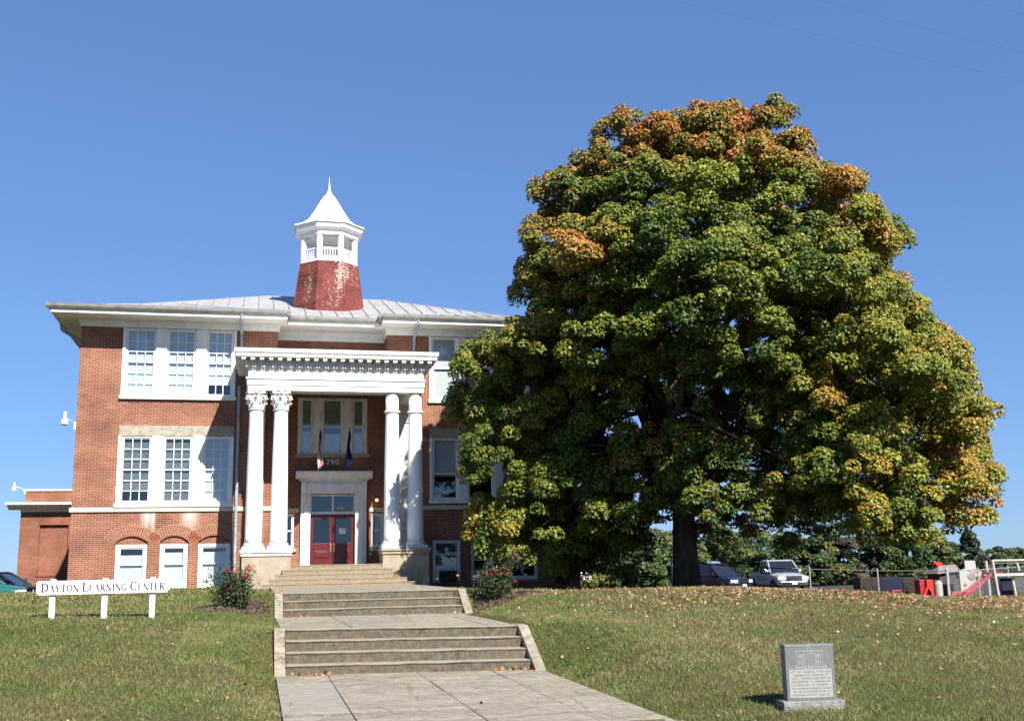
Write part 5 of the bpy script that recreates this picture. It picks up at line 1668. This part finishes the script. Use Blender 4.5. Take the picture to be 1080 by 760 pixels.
# ============================================================ vehicles
def vehicle(name, label, x, y, heading, kind, paint, zoff=0.0):
    g_ = float(ground(x, y)) + .04 + zoff
    L_, W_, H_ = {'sedan': (4.6, 1.76, 1.42), 'van': (4.9, 1.86, 1.72), 'pickup': (5.4, 1.95, 1.88), 'suv': (4.7, 1.85, 1.75)}[kind]
    tf = Matrix.Translation((x, y, g_)) @ Matrix.Rotation(heading, 4, 'Z')      # +x is forwards
    t = thing(name, x, y, g_, label, {'sedan': 'car', 'van': 'car', 'suv': 'car', 'pickup': 'pickup truck'}[kind], None)
    def nb(): return MB(1, tf)
    hl = L_ / 2; gc = .24 if kind != 'pickup' else .34
    belt = {'sedan': .92, 'van': 1.02, 'pickup': 1.16, 'suv': 1.05}[kind]
    hood = {'sedan': .90, 'van': .98, 'pickup': 1.14, 'suv': 1.03}[kind]
    # body stations: x, underside, top, half width
    st = [(-hl, gc + .22, belt - .22, W_ * .42), (-hl + .08, gc + .08, belt - .06, W_ * .47), (-hl + .5, gc, belt, W_ * .5),
          (-.4, gc - .02, belt, W_ * .5), (hl * .38, gc - .02, belt + .0, W_ * .5), (hl * .52, gc, hood, W_ * .495),
          (hl - .45, gc + .02, hood - .07, W_ * .48), (hl - .12, gc + .06, hood - .16, W_ * .455), (hl, gc + .16, hood - .30, W_ * .41)]
    m = nb(); rings = []
    for (xx, z0, z1, hw) in st:
        zm = z0 + (z1 - z0) * .55
        rings.append([(xx, -hw * .86, z0), (xx, -hw * .98, z0 + .12), (xx, -hw, zm), (xx, -hw * .97, z1 - .10), (xx, -hw * .86, z1), (xx, 0, z1 + .02),
                      (xx, hw * .86, z1), (xx, hw * .97, z1 - .10), (xx, hw, zm), (xx, hw * .98, z0 + .12), (xx, hw * .86, z0), (xx, 0, z0)])
    m.rings(rings)
    body = m.build('body', M[paint], t, smooth=True)
    sb = body.modifiers.new('smooth', 'SUBSURF'); sb.levels = sb.render_levels = 1
    # greenhouse
    if kind == 'sedan':
        gh = [(-hl + .35, belt - .03, .02), (-hl + 1.05, H_, .0), (.35, H_ + .01, 0), (hl * .50, hood - .02, .02)]
        gx0, gx1, gx2, gx3 = -hl + .30, -hl + 1.05, .35, hl * .50
    elif kind == 'pickup':
        gx0, gx1, gx2, gx3 = -.62, -.50, .55, hl * .50
    else:
        gx0, gx1, gx2, gx3 = -hl + .12, -hl + .42, .45, hl * .54
    b0, rw, bw = belt - .03, W_ * .385, W_ * .465
    m = nb()
    lo = [(gx0, -bw, b0), (gx3, -bw, b0), (gx3, bw, b0), (gx0, bw, b0)]
    hi = [(gx1, -rw, H_ - .05), (gx2, -rw, H_ - .05), (gx2, rw, H_ - .05), (gx1, rw, H_ - .05)]
    m.hexa(lo, hi); m.build('window', M['car_glass'], t)
    m = nb()
    rr_ = []
    for f, z in ((1.0, H_ - .055), (1.0, H_ - .02), (.86, H_ + .02)):
        cx_ = (gx1 + gx2) / 2; ln_ = (gx2 - gx1) / 2 * (f if f < 1 else 1.02)
        rr_.append([(cx_ - ln_, -rw * f - .01, z), (cx_ + ln_, -rw * f - .01, z), (cx_ + ln_, rw * f + .01, z), (cx_ - ln_, rw * f + .01, z)])
    m.rings(rr_)
    for sy in (-1, 1):                                  # pillars
        for (xa, xb) in ((gx0, gx1), (gx3, gx2)):
            m.tube([(xa, sy * bw, b0), (xb, sy * (rw + .005), H_ - .04)], .045, 6)
        for xm in ([.0] if kind == 'pickup' else [-.25, -1.15] if kind != 'sedan' else [-.3]):
            m.tube([(xm, sy * (bw + .004), b0), (xm, sy * (rw + .008), H_ - .04)], .035, 6)
    m.build('roof', M[paint], t, smooth=True)
    if kind == 'pickup':
        m = nb()
        m.box(-hl + .05, -.72, -W_ * .44, -W_ * .41, belt - .05, belt + .05); m.box(-hl + .05, -.72, W_ * .41, W_ * .44, belt - .05, belt + .05)
        m.build('bed_rail', M[paint], t)
    # wheels
    wr = .33 if kind != 'pickup' else .40
    for xx in (-hl + .95, hl - .95):
        for sy in (-1, 1):
            rot = tf @ Matrix.Translation((xx, sy * (W_ * .5 - .09), wr)) @ Matrix.Rotation(math.radians(90), 4, 'X')
            m = MB(1, rot); m.lathe([(wr * .62, -.11), (wr * .9, -.115), (wr, -.08), (wr, .08), (wr * .9, .115), (wr * .62, .11)], 0, 0, 24)
            tyre = m.build('wheel', M['tyre'], t, smooth=True)
            m = MB(1, rot); m.lathe([(wr * .64, -.10), (wr * .62, -.118 ), (wr * .5, -.09), (wr * .16, -.10), (wr * .1, -.112), (.01, -.112), (.01, .112), (wr * .1, .112), (wr * .16, .10), (wr * .5, .09), (wr * .62, .118), (wr * .64, .10)], 0, 0, 20)
            m.build('rim', M['rim'], tyre, smooth=True)
    # face
    zh = hood - .30
    for sy in (-1, 1):
        m = nb(); m.rings([[(hl - .20, sy * (W_ * .45 - .0), zh + dz) for dz in (-.09, .09)] + [(hl + .0, sy * (W_ * .24), zh + dz) for dz in (.09, -.09)],
                           [(hl - .12, sy * (W_ * .47), zh + dz) for dz in (-.08, .08)] + [(hl + .035, sy * (W_ * .25), zh + dz) for dz in (.08, -.08)]])
        m.build('headlight', M['headlight'], t)
        m = nb(); m.box(hl - .32, hl - .18, sy * W_ * .465 - .02, sy * W_ * .465 + .02, zh - .12, zh - .02); m.build('side_marker', M['amber'], t)
        m = nb(); mx_ = gx3 - .35; m.hexa([(mx_, sy * bw, b0 + .02), (mx_ + .1, sy * bw, b0 + .02), (mx_ + .06, sy * (bw + .25), b0 + .06), (mx_ - .04, sy * (bw + .25), b0 + .06)],
                                          [(mx_, sy * bw, b0 + .12), (mx_ + .1, sy * bw, b0 + .12), (mx_ + .06, sy * (bw + .25), b0 + .26), (mx_ - .04, sy * (bw + .25), b0 + .26)])
        m.build('mirror', M[paint] if kind != 'pickup' else M['chrome'], t, bevel=.02)
    m = nb(); gw = W_ * .24
    m.box(hl - .08, hl + .02, -gw, gw, zh - .13, zh + .12); G_ = m.build('grille', M['black'], t)
    m = nb()
    for i in range(4 if kind != 'pickup' else 3):
        z = zh - .11 + i * (.07 if kind != 'pickup' else .10); m.box(hl + .021, hl + .032, -gw, gw, z, z + (.018 if kind != 'pickup' else .05))
    m.box(hl + .021, hl + .036, -gw - .02, gw + .02, zh + .10, zh + .135)
    m.build('bar', M['chrome'], G_)
    m = nb(); bz_ = gc + .12
    m.rings([[(hl - .25, -W_ * .49, bz_), (hl + .02, -W_ * .40, bz_), (hl + .09, 0, bz_), (hl + .02, W_ * .40, bz_), (hl - .25, W_ * .49, bz_), (hl - .3, 0, bz_)],
             [(hl - .25, -W_ * .49, bz_ + .18), (hl + .02, -W_ * .40, bz_ + .18), (hl + .09, 0, bz_ + .18), (hl + .02, W_ * .40, bz_ + .18), (hl - .25, W_ * .49, bz_ + .18), (hl - .3, 0, bz_ + .18)]])
    m.build('bumper', M['chrome'] if kind == 'pickup' else M[paint], t, bevel=.03)
    m = nb(); m.box(hl + .04, hl + .10, -.16, .16, bz_ + .03, bz_ + .14); m.build('number_plate', M['paper'], t)
    return t
vehicle('parked_car', 'dark navy minivan parked right of the maple trunk', 26.9, 61.6, math.radians(-70), 'van', 'paint_navy')
vehicle('pickup_truck', 'silver pickup truck with chrome grille facing the lawn', 30.6, 60.6, math.radians(-97), 'pickup', 'paint_silver')
vehicle('parked_car', 'black car behind the left end of the name sign', -10.3, 48.2, math.radians(-10), 'sedan', 'paint_black', -.34)
vehicle('parked_car', 'teal car with its bonnet just inside the left picture edge', -10.75, 45.6, math.radians(-6), 'sedan', 'paint_teal', -.42)
vehicle('parked_car', 'white car glimpsed past the right corner of the school', 16.25, 60.0, math.radians(8), 'sedan', 'paint_white', -.1)

# ============================================================ chain-link fence and playground
def fence_run(name, label, pts, h, dark, mesh_from=0.0, sp=.16):
    t = thing(name, pts[0][0], pts[0][1], float(ground(*pts[0])), label, 'fence')
    P = [(x, y, float(ground(x, y))) for x, y in pts]
    for i, (x, y, z) in enumerate(P):
        m = MB(); rad = .045 if i in (0, len(P) - 1) else .03
        m.tube([(x, y, z - .1), (x, y, z + h + .06)], rad, 8); m.ball((x, y, z + h + .07), rad * 1.2, 6)
        m.build('post', M['galv'], t)
    m = MB(); m.tube([(x, y, z + h) for x, y, z in P], .024, 6); m.build('top_rail', M['fence_dark'] if dark else M['galv'], t)
    m = MB()
    for (x0, y0, z0), (x1, y1, z1) in zip(P, P[1:]):     # woven diamonds
        Ls = math.hypot(x1 - x0, y1 - y0); n = int(Ls / sp); hh = h - .04
        k = int(hh / sp)
        for i in range(-k, n + 1):
            for sg in (0, 1):
                a, b = i * sp, (i + k) * sp
                u0, v0, u1, v1 = a, 0.0, b, hh
                if u0 < 0: v0 = (0 - a) / (b - a) * hh; u0 = 0
                if u1 > Ls: v1 = (Ls - a) / (b - a) * hh; u1 = Ls
                if u1 <= u0: continue
                if sg: v0, v1 = hh - v0, hh - v1
                q = lambda u, v: (x0 + (x1 - x0) * u / Ls, y0 + (y1 - y0) * u / Ls, z0 + (z1 - z0) * u / Ls + v + .02)
                m.tube([q(u0, v0), q(u1, v1)], 0.0030 if dark else .0013, 3)
    m.build('mesh', M['downspout'] if not dark else M['fence_dark'], t, fix=False)
    return t
FC = (at_px(998, 40.0), 40.0)
fence_run('chain_link_fence', 'chain link fence with dark top rail running behind the lawn to the corner post', [(16.6, 42.2), (19.4, 41.6), (22.2, 41.1), (25.0, 40.6), FC], 1.30, True, sp=.3)
fence_run('chain_link_fence', 'galvanised chain link fence in front of the slide, right of the corner post', [(FC[0] + .08, FC[1] + .05)] + [(at_px(px, Y), Y) for px, Y in ((1031, 44.2), (1063, 48.8), (1094, 54.0))], 1.32, False, sp=.17)
zg = float(ground(32, 48))
def zat(x, y): return float(ground(x, y))
# long dark play wall with painted panels
Y = 49.0
t = thing('play_wall', 30.5, Y, zat(30.5, Y), 'long low dark play wall with brown and blue panels under the maple', 'play wall')
xs = [at_px(v, Y) for v in (906, 928, 951, 970)]
z0, z1 = zat(30.5, Y) - .05, -.84
for i, (a, b) in enumerate(zip(xs, xs[1:])):
    m = MB(); m.box(a + .01, b - .01, Y, Y + .7, z0, z1 - .02 * i); pn = m.build('panel', M[('wall_brown', 'wall_navy', 'wall_brown')[i]], t, bevel=.02)
    if i != 1:
        for j, u in enumerate((.30, .72) if i == 0 else (.22, .80)):
            rot = Matrix.Translation((a + (b - a) * u, Y - .01, z0 + .62)) @ Matrix.Rotation(math.radians(90), 4, 'X')
            m = MB(1, rot); m.lathe([(.17, -.02), (.19, 0), (.17, .02)], 0, 0, 20); m.build('round_window', M['black'], pn)
t = thing('play_bench', at_px(943, 47.6), 47.6, zat(30, 47.6), 'small red bench in front of the blue play panel', 'bench')
xx = at_px(943, 47.6); zb = -1.50
m = MB(); m.box(xx - .25, xx + .25, 47.5, 47.8, zb, zb + .06); m.build('seat', M['plastic_red'], t, bevel=.01)
for sx in (-.2, .2):
    m = MB(); m.box(xx + sx - .03, xx + sx + .03, 47.55, 47.75, zat(xx, 47.6) - .02, zb); m.build('leg', M['plastic_red'], t)
# red A-shaped play frame with a grey barrel beside it
Y = 47.8; a, b = at_px(970.5, Y), at_px(983, Y); zb, zt = zat(a, Y) - .03, -1.0
t = thing('play_structure', (a + b) / 2, Y, zb, 'bright red plastic play frame left of the playhouse', 'play frame')
m = MB(); xm = (a + b) / 2
m.prism_y([(a, zb), (a + .16, zb), (xm + .02, zb + .45), (b - .16, zb + .30), (b - .13, zb), (b, zb), (b, zt), (xm - .02, zt), (xm - .04, zb + .52)], Y, Y + .5)
m.build('side', M['plastic_red'], t, bevel=.02)
m = MB(); m.box(a + .0, xm - .05, Y + .15, Y + .6, zb, zt + .01); m.build('back_panel', M['plastic_maroon'], t, bevel=.02)
t = thing('play_barrel', at_px(987.5, 47.9), 47.9, zb, 'pale grey ribbed barrel between red frame and playhouse', 'barrel')
xx = at_px(987.5, 47.9)
m = MB(); m.lathe([(.20, zb), (.22, zb + .05)] + [(.21 + .012 * (i % 2), zb + .1 + i * .06) for i in range(11)] + [(.18, zb + .78)], xx, 47.9, 16); m.build('body', M['plastic_grey'], t, smooth=True)
m = MB(); m.lathe([(.19, zb + .781), (.19, zb + .82), (.05, zb + .84)], xx, 47.9, 16); m.build('lid', M['galv'], t)
# playhouse
Y = 48.4; a, b = at_px(991, Y), at_px(1011, Y); zb = zat(a, Y) - .05
t = thing('playhouse', (a + b) / 2, Y, zb, 'low playhouse with taupe sloping roof and red chimney', 'playhouse')
m = MB(); m.box(a + .08, b - .05, Y + .2, Y + 1.2, zb, -.62); m.build('wall', M['dark_ply'], t)
m = MB(); m.hexa([(a - .12, Y, -.74), (b + .08, Y, -.64), (b + .08, Y + 1.4, -.64), (a - .12, Y + 1.4, -.74)], [(a + .30, Y + .5, -.36), (b + .2, Y + .5, -.30), (b + .2, Y + .9, -.30), (a + .30, Y + .9, -.36)])
m.build('roof', M['plastic_taupe'], t, bevel=.02)
m = MB(); xm = at_px(998, Y); m.prism_y([(xm - .16, -.36), (xm + .16, -.36), (xm + .2, -.24), (xm + .06, -.16), (xm - .08, -.17), (xm - .2, -.26)], Y + .5, Y + .85); m.build('chimney', M['plastic_red'], t, bevel=.01)
# climbing panel
Y = 47.3; P = lambda px, z: (at_px(px, Y), z)
t = thing('climbing_wall', at_px(1022, Y), Y, zat(33.5, Y), 'pale grey climbing panel with a big round porthole above the slide', 'climbing panel')
m = MB(); m.prism_y([P(1011.5, -1.70), P(1030, -1.35), P(1035.5, -.66), P(1031, -.58), P(1020, -.46), P(1011.5, -.60)], Y, Y + .10); m.build('panel', M['plastic_grey'], t, bevel=.015)
m = MB(); m.prism_y([P(1018.2, -.455), P(1030, -.555), P(1029.5, -.13), P(1018.2, -.11)], Y + .01, Y + .09); m.build('top_panel', M['plastic_grey'], t, bevel=.015)
def disc(px, z, r_, name, mt, par, dy=.012):
    x = at_px(px, Y); rot = Matrix.Translation((x, Y - dy, z)) @ Matrix.Rotation(math.radians(90), 4, 'X')
    m = MB(1, rot); m.lathe([(r_ * .8, -.02), (r_, -.012), (r_, .012), (r_ * .8, .02)], 0, 0, 24); return m.build(name, M[mt], par)
disc(1024, -.84, .24, 'porthole', 'galv', t); disc(1024, -.84, .17, 'porthole', 'plastic_taupe', t, .035)
disc(1016.5, -1.27, .085, 'porthole', 'plastic_taupe', t)
m = MB(); m.prism_y([P(1021, -.60), P(1033, -.66), P(1033, -.70), P(1021, -.64)], Y - .03, Y - .005); m.build('stripe', M['plastic_red'], t)
# slide
t = thing('playground_slide', at_px(1024, 46.6), 46.6, zat(33, 46.6), 'maroon slide sloping down to the left behind the chain link', 'slide')
Y = 46.75
pts = [(at_px(1043, Y), -.86), (at_px(1040, Y), -.92), (at_px(1030, Y), -1.32), (at_px(1022, Y), -1.60), (at_px(1016, Y), -1.72), (at_px(1004.5, Y), -1.76)]
m = MB(); rr_ = []
for x, z in pts:
    rr_.append([(x, Y - .28, z), (x, Y - .28, z + .17), (x, Y - .24, z + .17), (x, Y - .22, z + .04), (x, Y + .22, z + .04), (x, Y + .24, z + .17), (x, Y + .28, z + .17), (x, Y + .28, z)])
m.rings(rr_); m.build('chute', M['plastic_maroon'], t, bevel=.01)
m = MB(); m.box(at_px(1038, Y), at_px(1040, Y), Y - .2, Y + .2, zat(34, Y) - .05, -.98); m.build('support', M['galv'], t)
# climbing frame of pale posts at the right edge
Y = 46.4
t = thing('monkey_bars', at_px(1062, Y), Y, zat(34.8, Y), 'pale wooden climbing frame with overhead beam at the right edge', 'climbing frame')
for (pa, pb, za, zb_, y_) in ((1047.5, 1050.5, -.10, None, Y), (1073, 1074.5, -.28, -.66, Y), (1040.5, 1041, -.14, -.75, Y + 1.4), (1066.5, 1068.5, -.92, None, Y + .3)):
    x0, x1 = at_px(pa, y_), at_px(pb, y_); zz = zat(x1, y_) - .1 if zb_ is None else zb_
    m = MB(); m.tube([(x0, y_, za), (x1, y_, zz)], .065, 8); m.build('post', M['wood_white'], t)
for (z, th, y_) in ((-.13, .04, Y), (-.24, .035, Y + .1), (-.82, .06, Y + .05)):
    m = MB(); m.box(at_px(1048, Y), at_px(1096, Y), y_ - .05, y_ + .05, z - th, z + th); m.build('beam', M['wood_white'], t)
m = MB(); xx = at_px(1042, Y + 1.4); m.ball((xx, Y + 1.4, -.02), .12, 8, 1.3); m.build('finial', M['black'], t)
m = MB(); m.box(at_px(1043, Y + .6), at_px(1056, Y + .6), Y + .5, Y + .9, -.74, -.68); m.build('platform', M['plastic_red'], t)
t = thing('storage_box', at_px(1059, 47.6), 47.6, zat(35, 47.6), 'dark navy box behind the posts of the climbing frame', 'box')
m = MB(); m.box(at_px(1052, 47.6), at_px(1066, 47.6), 47.4, 48.2, zat(35, 47.6) - .05, -1.05); m.build('body', M['wall_navy'], t, bevel=.02)
m = MB(); m.box(at_px(1052, 47.6) - .03, at_px(1066, 47.6) + .03, 47.37, 48.23, -1.048, -1.0); m.build('lid', M['black'], t, bevel=.01)
# silver boom barrier pole beside the pickup
t = thing('boat_trailer', 34.2, 61, zat(34.2, 61), 'pale low trailer tongue sloping down beside the pickup', 'trailer')
gz_ = zat(34, 60)
m = MB(); m.tube([(at_px(845, 59.5), 59.5, -1.60), (at_px(880, 58), 58, -1.80)], .05, 6); m.tube([(at_px(845, 60.5), 60.5, -1.62), (at_px(880, 58), 58, -1.80)], .05, 6); m.build('tongue', M['lamp_white'], t)
m = MB(); m.tube([(at_px(880, 58), 58, -1.80), (at_px(880, 58), 58, zat(at_px(880, 58), 58) - .05)], .03, 6); m.build('jack', M['galv'], t)

# ============================================================ overhead cables
for i, (pa, pb) in enumerate((((690, -4), (790, 20)), ((850, -3), (960, 26)), ((1010, -3), (1090, 18)))):
    D_ = 26.0
    q = []
    for (px, py) in (pa, pb):
        d = RIGHT * ((px - 540) / F_PX) + UP * (-(py - 380) / F_PX) + FWD
        q.append(d * (D_ / d.y))
    dv = (q[1] - q[0])
    dv = Vector((dv.x, 9.0, dv.z * .2)).normalized()
    mid = q[0]
    # the cable runs through the first point, along the street and slightly away
    e = (q[1] - q[0]).normalized()
    P_ = [tuple(q[0] + e * s_ + Vector((0, 0, .0009 * s_ * s_ - .0009 * s_ * 2.3))) for s_ in np.linspace(-26, 26, 40)]
    m = MB(); m.tube(P_, .0019, 5)
    o = m.build('power_cable', M['wire'])
    tag(o, ('thin overhead cable crossing the sky above the maple top, nearest the left', 'thin overhead cable in the sky right of the maple top, the middle one', 'thin overhead cable crossing the top right picture corner')[i], 'cable', 'overhead cables')

# ============================================================ grass and fallen leaves
def grass_patch(x0, x1, y0, y1, dens, hgt, wid, seed):
    r = np.random.default_rng(seed)
    n = int((x1 - x0) * (y1 - y0) * dens)
    X = r.uniform(x0, x1, n); Y = r.uniform(y0, y1, n)
    edge = .05 * np.sin(Y * 7) + .04 * np.sin(Y * 17 + 1)
    keep = ~((X > LPX0 - .02 + edge) & (X < LPX1 + .05 + edge) & (Y > 12.3) & (Y < 20.3)) & ~((X > .42 + edge) & (X < 5.16 + edge) & (Y >= 20.2) & (Y < 37.5)) & ~((Y > 37.3) & (X > -.8) & (X < 6.3))
    keep &= ~((X < 12.6) & (X > -6.7) & (Y > 41.9))
    for (bx, by, ra, rb) in ((-.58, 26.45, .8, .65), (6.0, 26.5, .85, .55)):
        keep &= ((X - bx) / ra) ** 2 + ((Y - by) / rb) ** 2 > r.uniform(.75, 1.2, n)
    # only what the lens and its near neighbours can see
    keep &= (X > -.36 * Y - 1.8) & (X < .86 * Y + 1.8)
    thin = .5 + .5 * np.sin(X * .55 + np.sin(Y * .43) * 2) * np.sin(Y * .61 + 1.1 * np.sin(X * .31))
    keep &= r.random(n) < (.62 + .38 * thin)
    X, Y, thin = X[keep], Y[keep], thin[keep]; n = len(X)
    Z = ground(X, Y) + EYE - .004
    a = r.uniform(0, 2 * math.pi, n); clump = np.clip(np.sin(X * 5.1 + 2 * np.sin(Y * 3.3)) * np.sin(Y * 5.7 + 2 * np.sin(X * 2.9)), 0, 1); h = hgt * r.uniform(.4, 1.2, n) * (.75 + .3 * thin + .75 * clump ** 2); w_ = wid * r.uniform(.6, 1.3, n)
    lx, ly = r.normal(size=n) * .55 * h, r.normal(size=n) * .55 * h
    A = np.stack([X - np.cos(a) * w_, Y - np.sin(a) * w_, Z], 1); B = np.stack([X + np.cos(a) * w_, Y + np.sin(a) * w_, Z], 1)
    T = np.stack([X + lx, Y + ly, Z + h], 1)
    V = np.stack([A, B, T], 1).reshape(-1, 3)
    Fq = np.arange(n * 3).reshape(-1, 3)
    dry = np.clip(.27 + .22 * np.sin(X * 2.3 + np.sin(Y * 1.9) * 1.4) * np.sin(Y * 2.7 + np.sin(X * 1.3)) + .28 * np.sin(X * .8 + 2.2 * np.sin(Y * .33)) * np.sin(Y * .7 + 1.7 * np.sin(X * .45)) + .22 * r.normal(size=n) + .26 * smooth01((X - 4) / 3) - .10 * (Y < 14), 0, 1)[:, None]
    c = np.array([.116, .155, .038]) * (1 - dry) + np.array([.31, .27, .13]) * dry
    c *= r.uniform(.6, 1.35, (n, 1))
    return V, Fq, np.repeat(c, 3, axis=0)
parts = [grass_patch(-8, 14, 9.5, 16, 2000, .052, .0046, 1), grass_patch(-10, 19, 16, 22, 1250, .055, .0062, 2), grass_patch(-12, 26, 22, 30, 480, .06, .0095, 3), grass_patch(-16, 9, 30, 42.5, 160, .065, .017, 4),
         grass_patch(-1.3, .40, 18.3, 27.6, 4200, .06, .0085, 5), grass_patch(4.9, 7.2, 17.6, 27.6, 3600, .06, .0085, 6)]       # the banks beside the steps
off = 0; VV, FF, CC = [], [], []
for v, f, c in parts:
    VV.append(v); FF.append(f + off); CC.append(c); off += len(v)
tag(npmesh('grass', np.concatenate(VV), np.concatenate(FF), M['grass'], np.concatenate(CC)), kind='stuff')
print('grass blades', off // 3)

r = np.random.default_rng(9)
n = 56000
X = r.uniform(-12, 27, n); Y = r.uniform(10, 34, n)
dens = .02 + .10 * smooth01((X - 3) / 5) * smooth01((Y - 14) / 8) + .80 * smooth01((X - 4.5) / 9) * smooth01((Y - 20.2 - .7 * np.sin(X * .7)) / 3.2) * smooth01((30 - Y) / 4)
dens += .5 * smooth01((X - 15) / 4) * smooth01((Y - 24) / 2)
keep = (r.random(n) < dens) & ~((X > .3) & (X < 5.0) & (r.random(n) > .10)) & (X > -.36 * Y - 1.5) & (X < .86 * Y + 1.5)
X, Y = X[keep], Y[keep]; n = len(X)
onpath = (X > .3) & (X < 5.2)
Z = ground(X, Y) + EYE + np.where(onpath, .36, r.uniform(.02, .065, n))
sel = ~(onpath & (((Y > 18.9) & (Y < 20.5)) | ((Y > 26) & (Y < 27.6)) | (Y > 34)))
X, Y, Z = X[sel], Y[sel], Z[sel]; n = len(X)
pal = np.array([(.36, .19, .11), (.42, .26, .16), (.22, .10, .05), (.48, .35, .25), (.28, .06, .03), (.34, .16, .04), (.10, .045, .028)])
c = pal[r.choice(len(pal), n, p=[.24, .22, .16, .16, .06, .08, .08])] * r.uniform(.7, 1.2, (n, 1))
V, Fq, C = leaf_cloud(np.stack([X, Y, Z], 1), r.normal(size=(n, 3)) * .55 + [0, -.15, .9], r.uniform(.03, .085, n), c, r, fold=.6)
# drift of leaves blown against the steps
k = 60; X = np.concatenate([r.uniform(.6, 1.3, 30), r.uniform(4.1, 4.75, 30)]); Y = 19.05 - np.abs(r.normal(size=k)) * .06
Z = np.interp(Y, [12.5, 19.3], [-1.765, -1.70]) - .015 * (X - .5) + EYE + r.uniform(.015, .04, k)
v2, f2, c2 = leaf_cloud(np.stack([X, Y, Z], 1), r.normal(size=(k, 3)) * .5 + [0, -.3, .9], r.uniform(.06, .10, k), pal[r.integers(0, 7, k)], r, fold=.5)
k2 = 30; X = np.concatenate([r.uniform(.7, 1.2, 12), r.uniform(4.4, 4.9, 18)]); Y = 26.3 - np.abs(r.normal(size=k2)) * .06; Z = np.full(k2, -1.03 + EYE) + r.uniform(.01, .04, k2) - .01 * (X - .5)
v3, f3, c3 = leaf_cloud(np.stack([X, Y, Z], 1), r.normal(size=(k2, 3)) * .5 + [0, -.3, .9], r.uniform(.06, .10, k2), pal[r.integers(0, 7, k2)], r, fold=.5)
tag(npmesh('fallen_leaves', np.concatenate([V, v2, v3]), np.concatenate([Fq, f2 + len(V), f3 + len(V) + len(v2)]), M['litter'], np.concatenate([C, c2, c3])), kind='stuff')
print('litter', n)
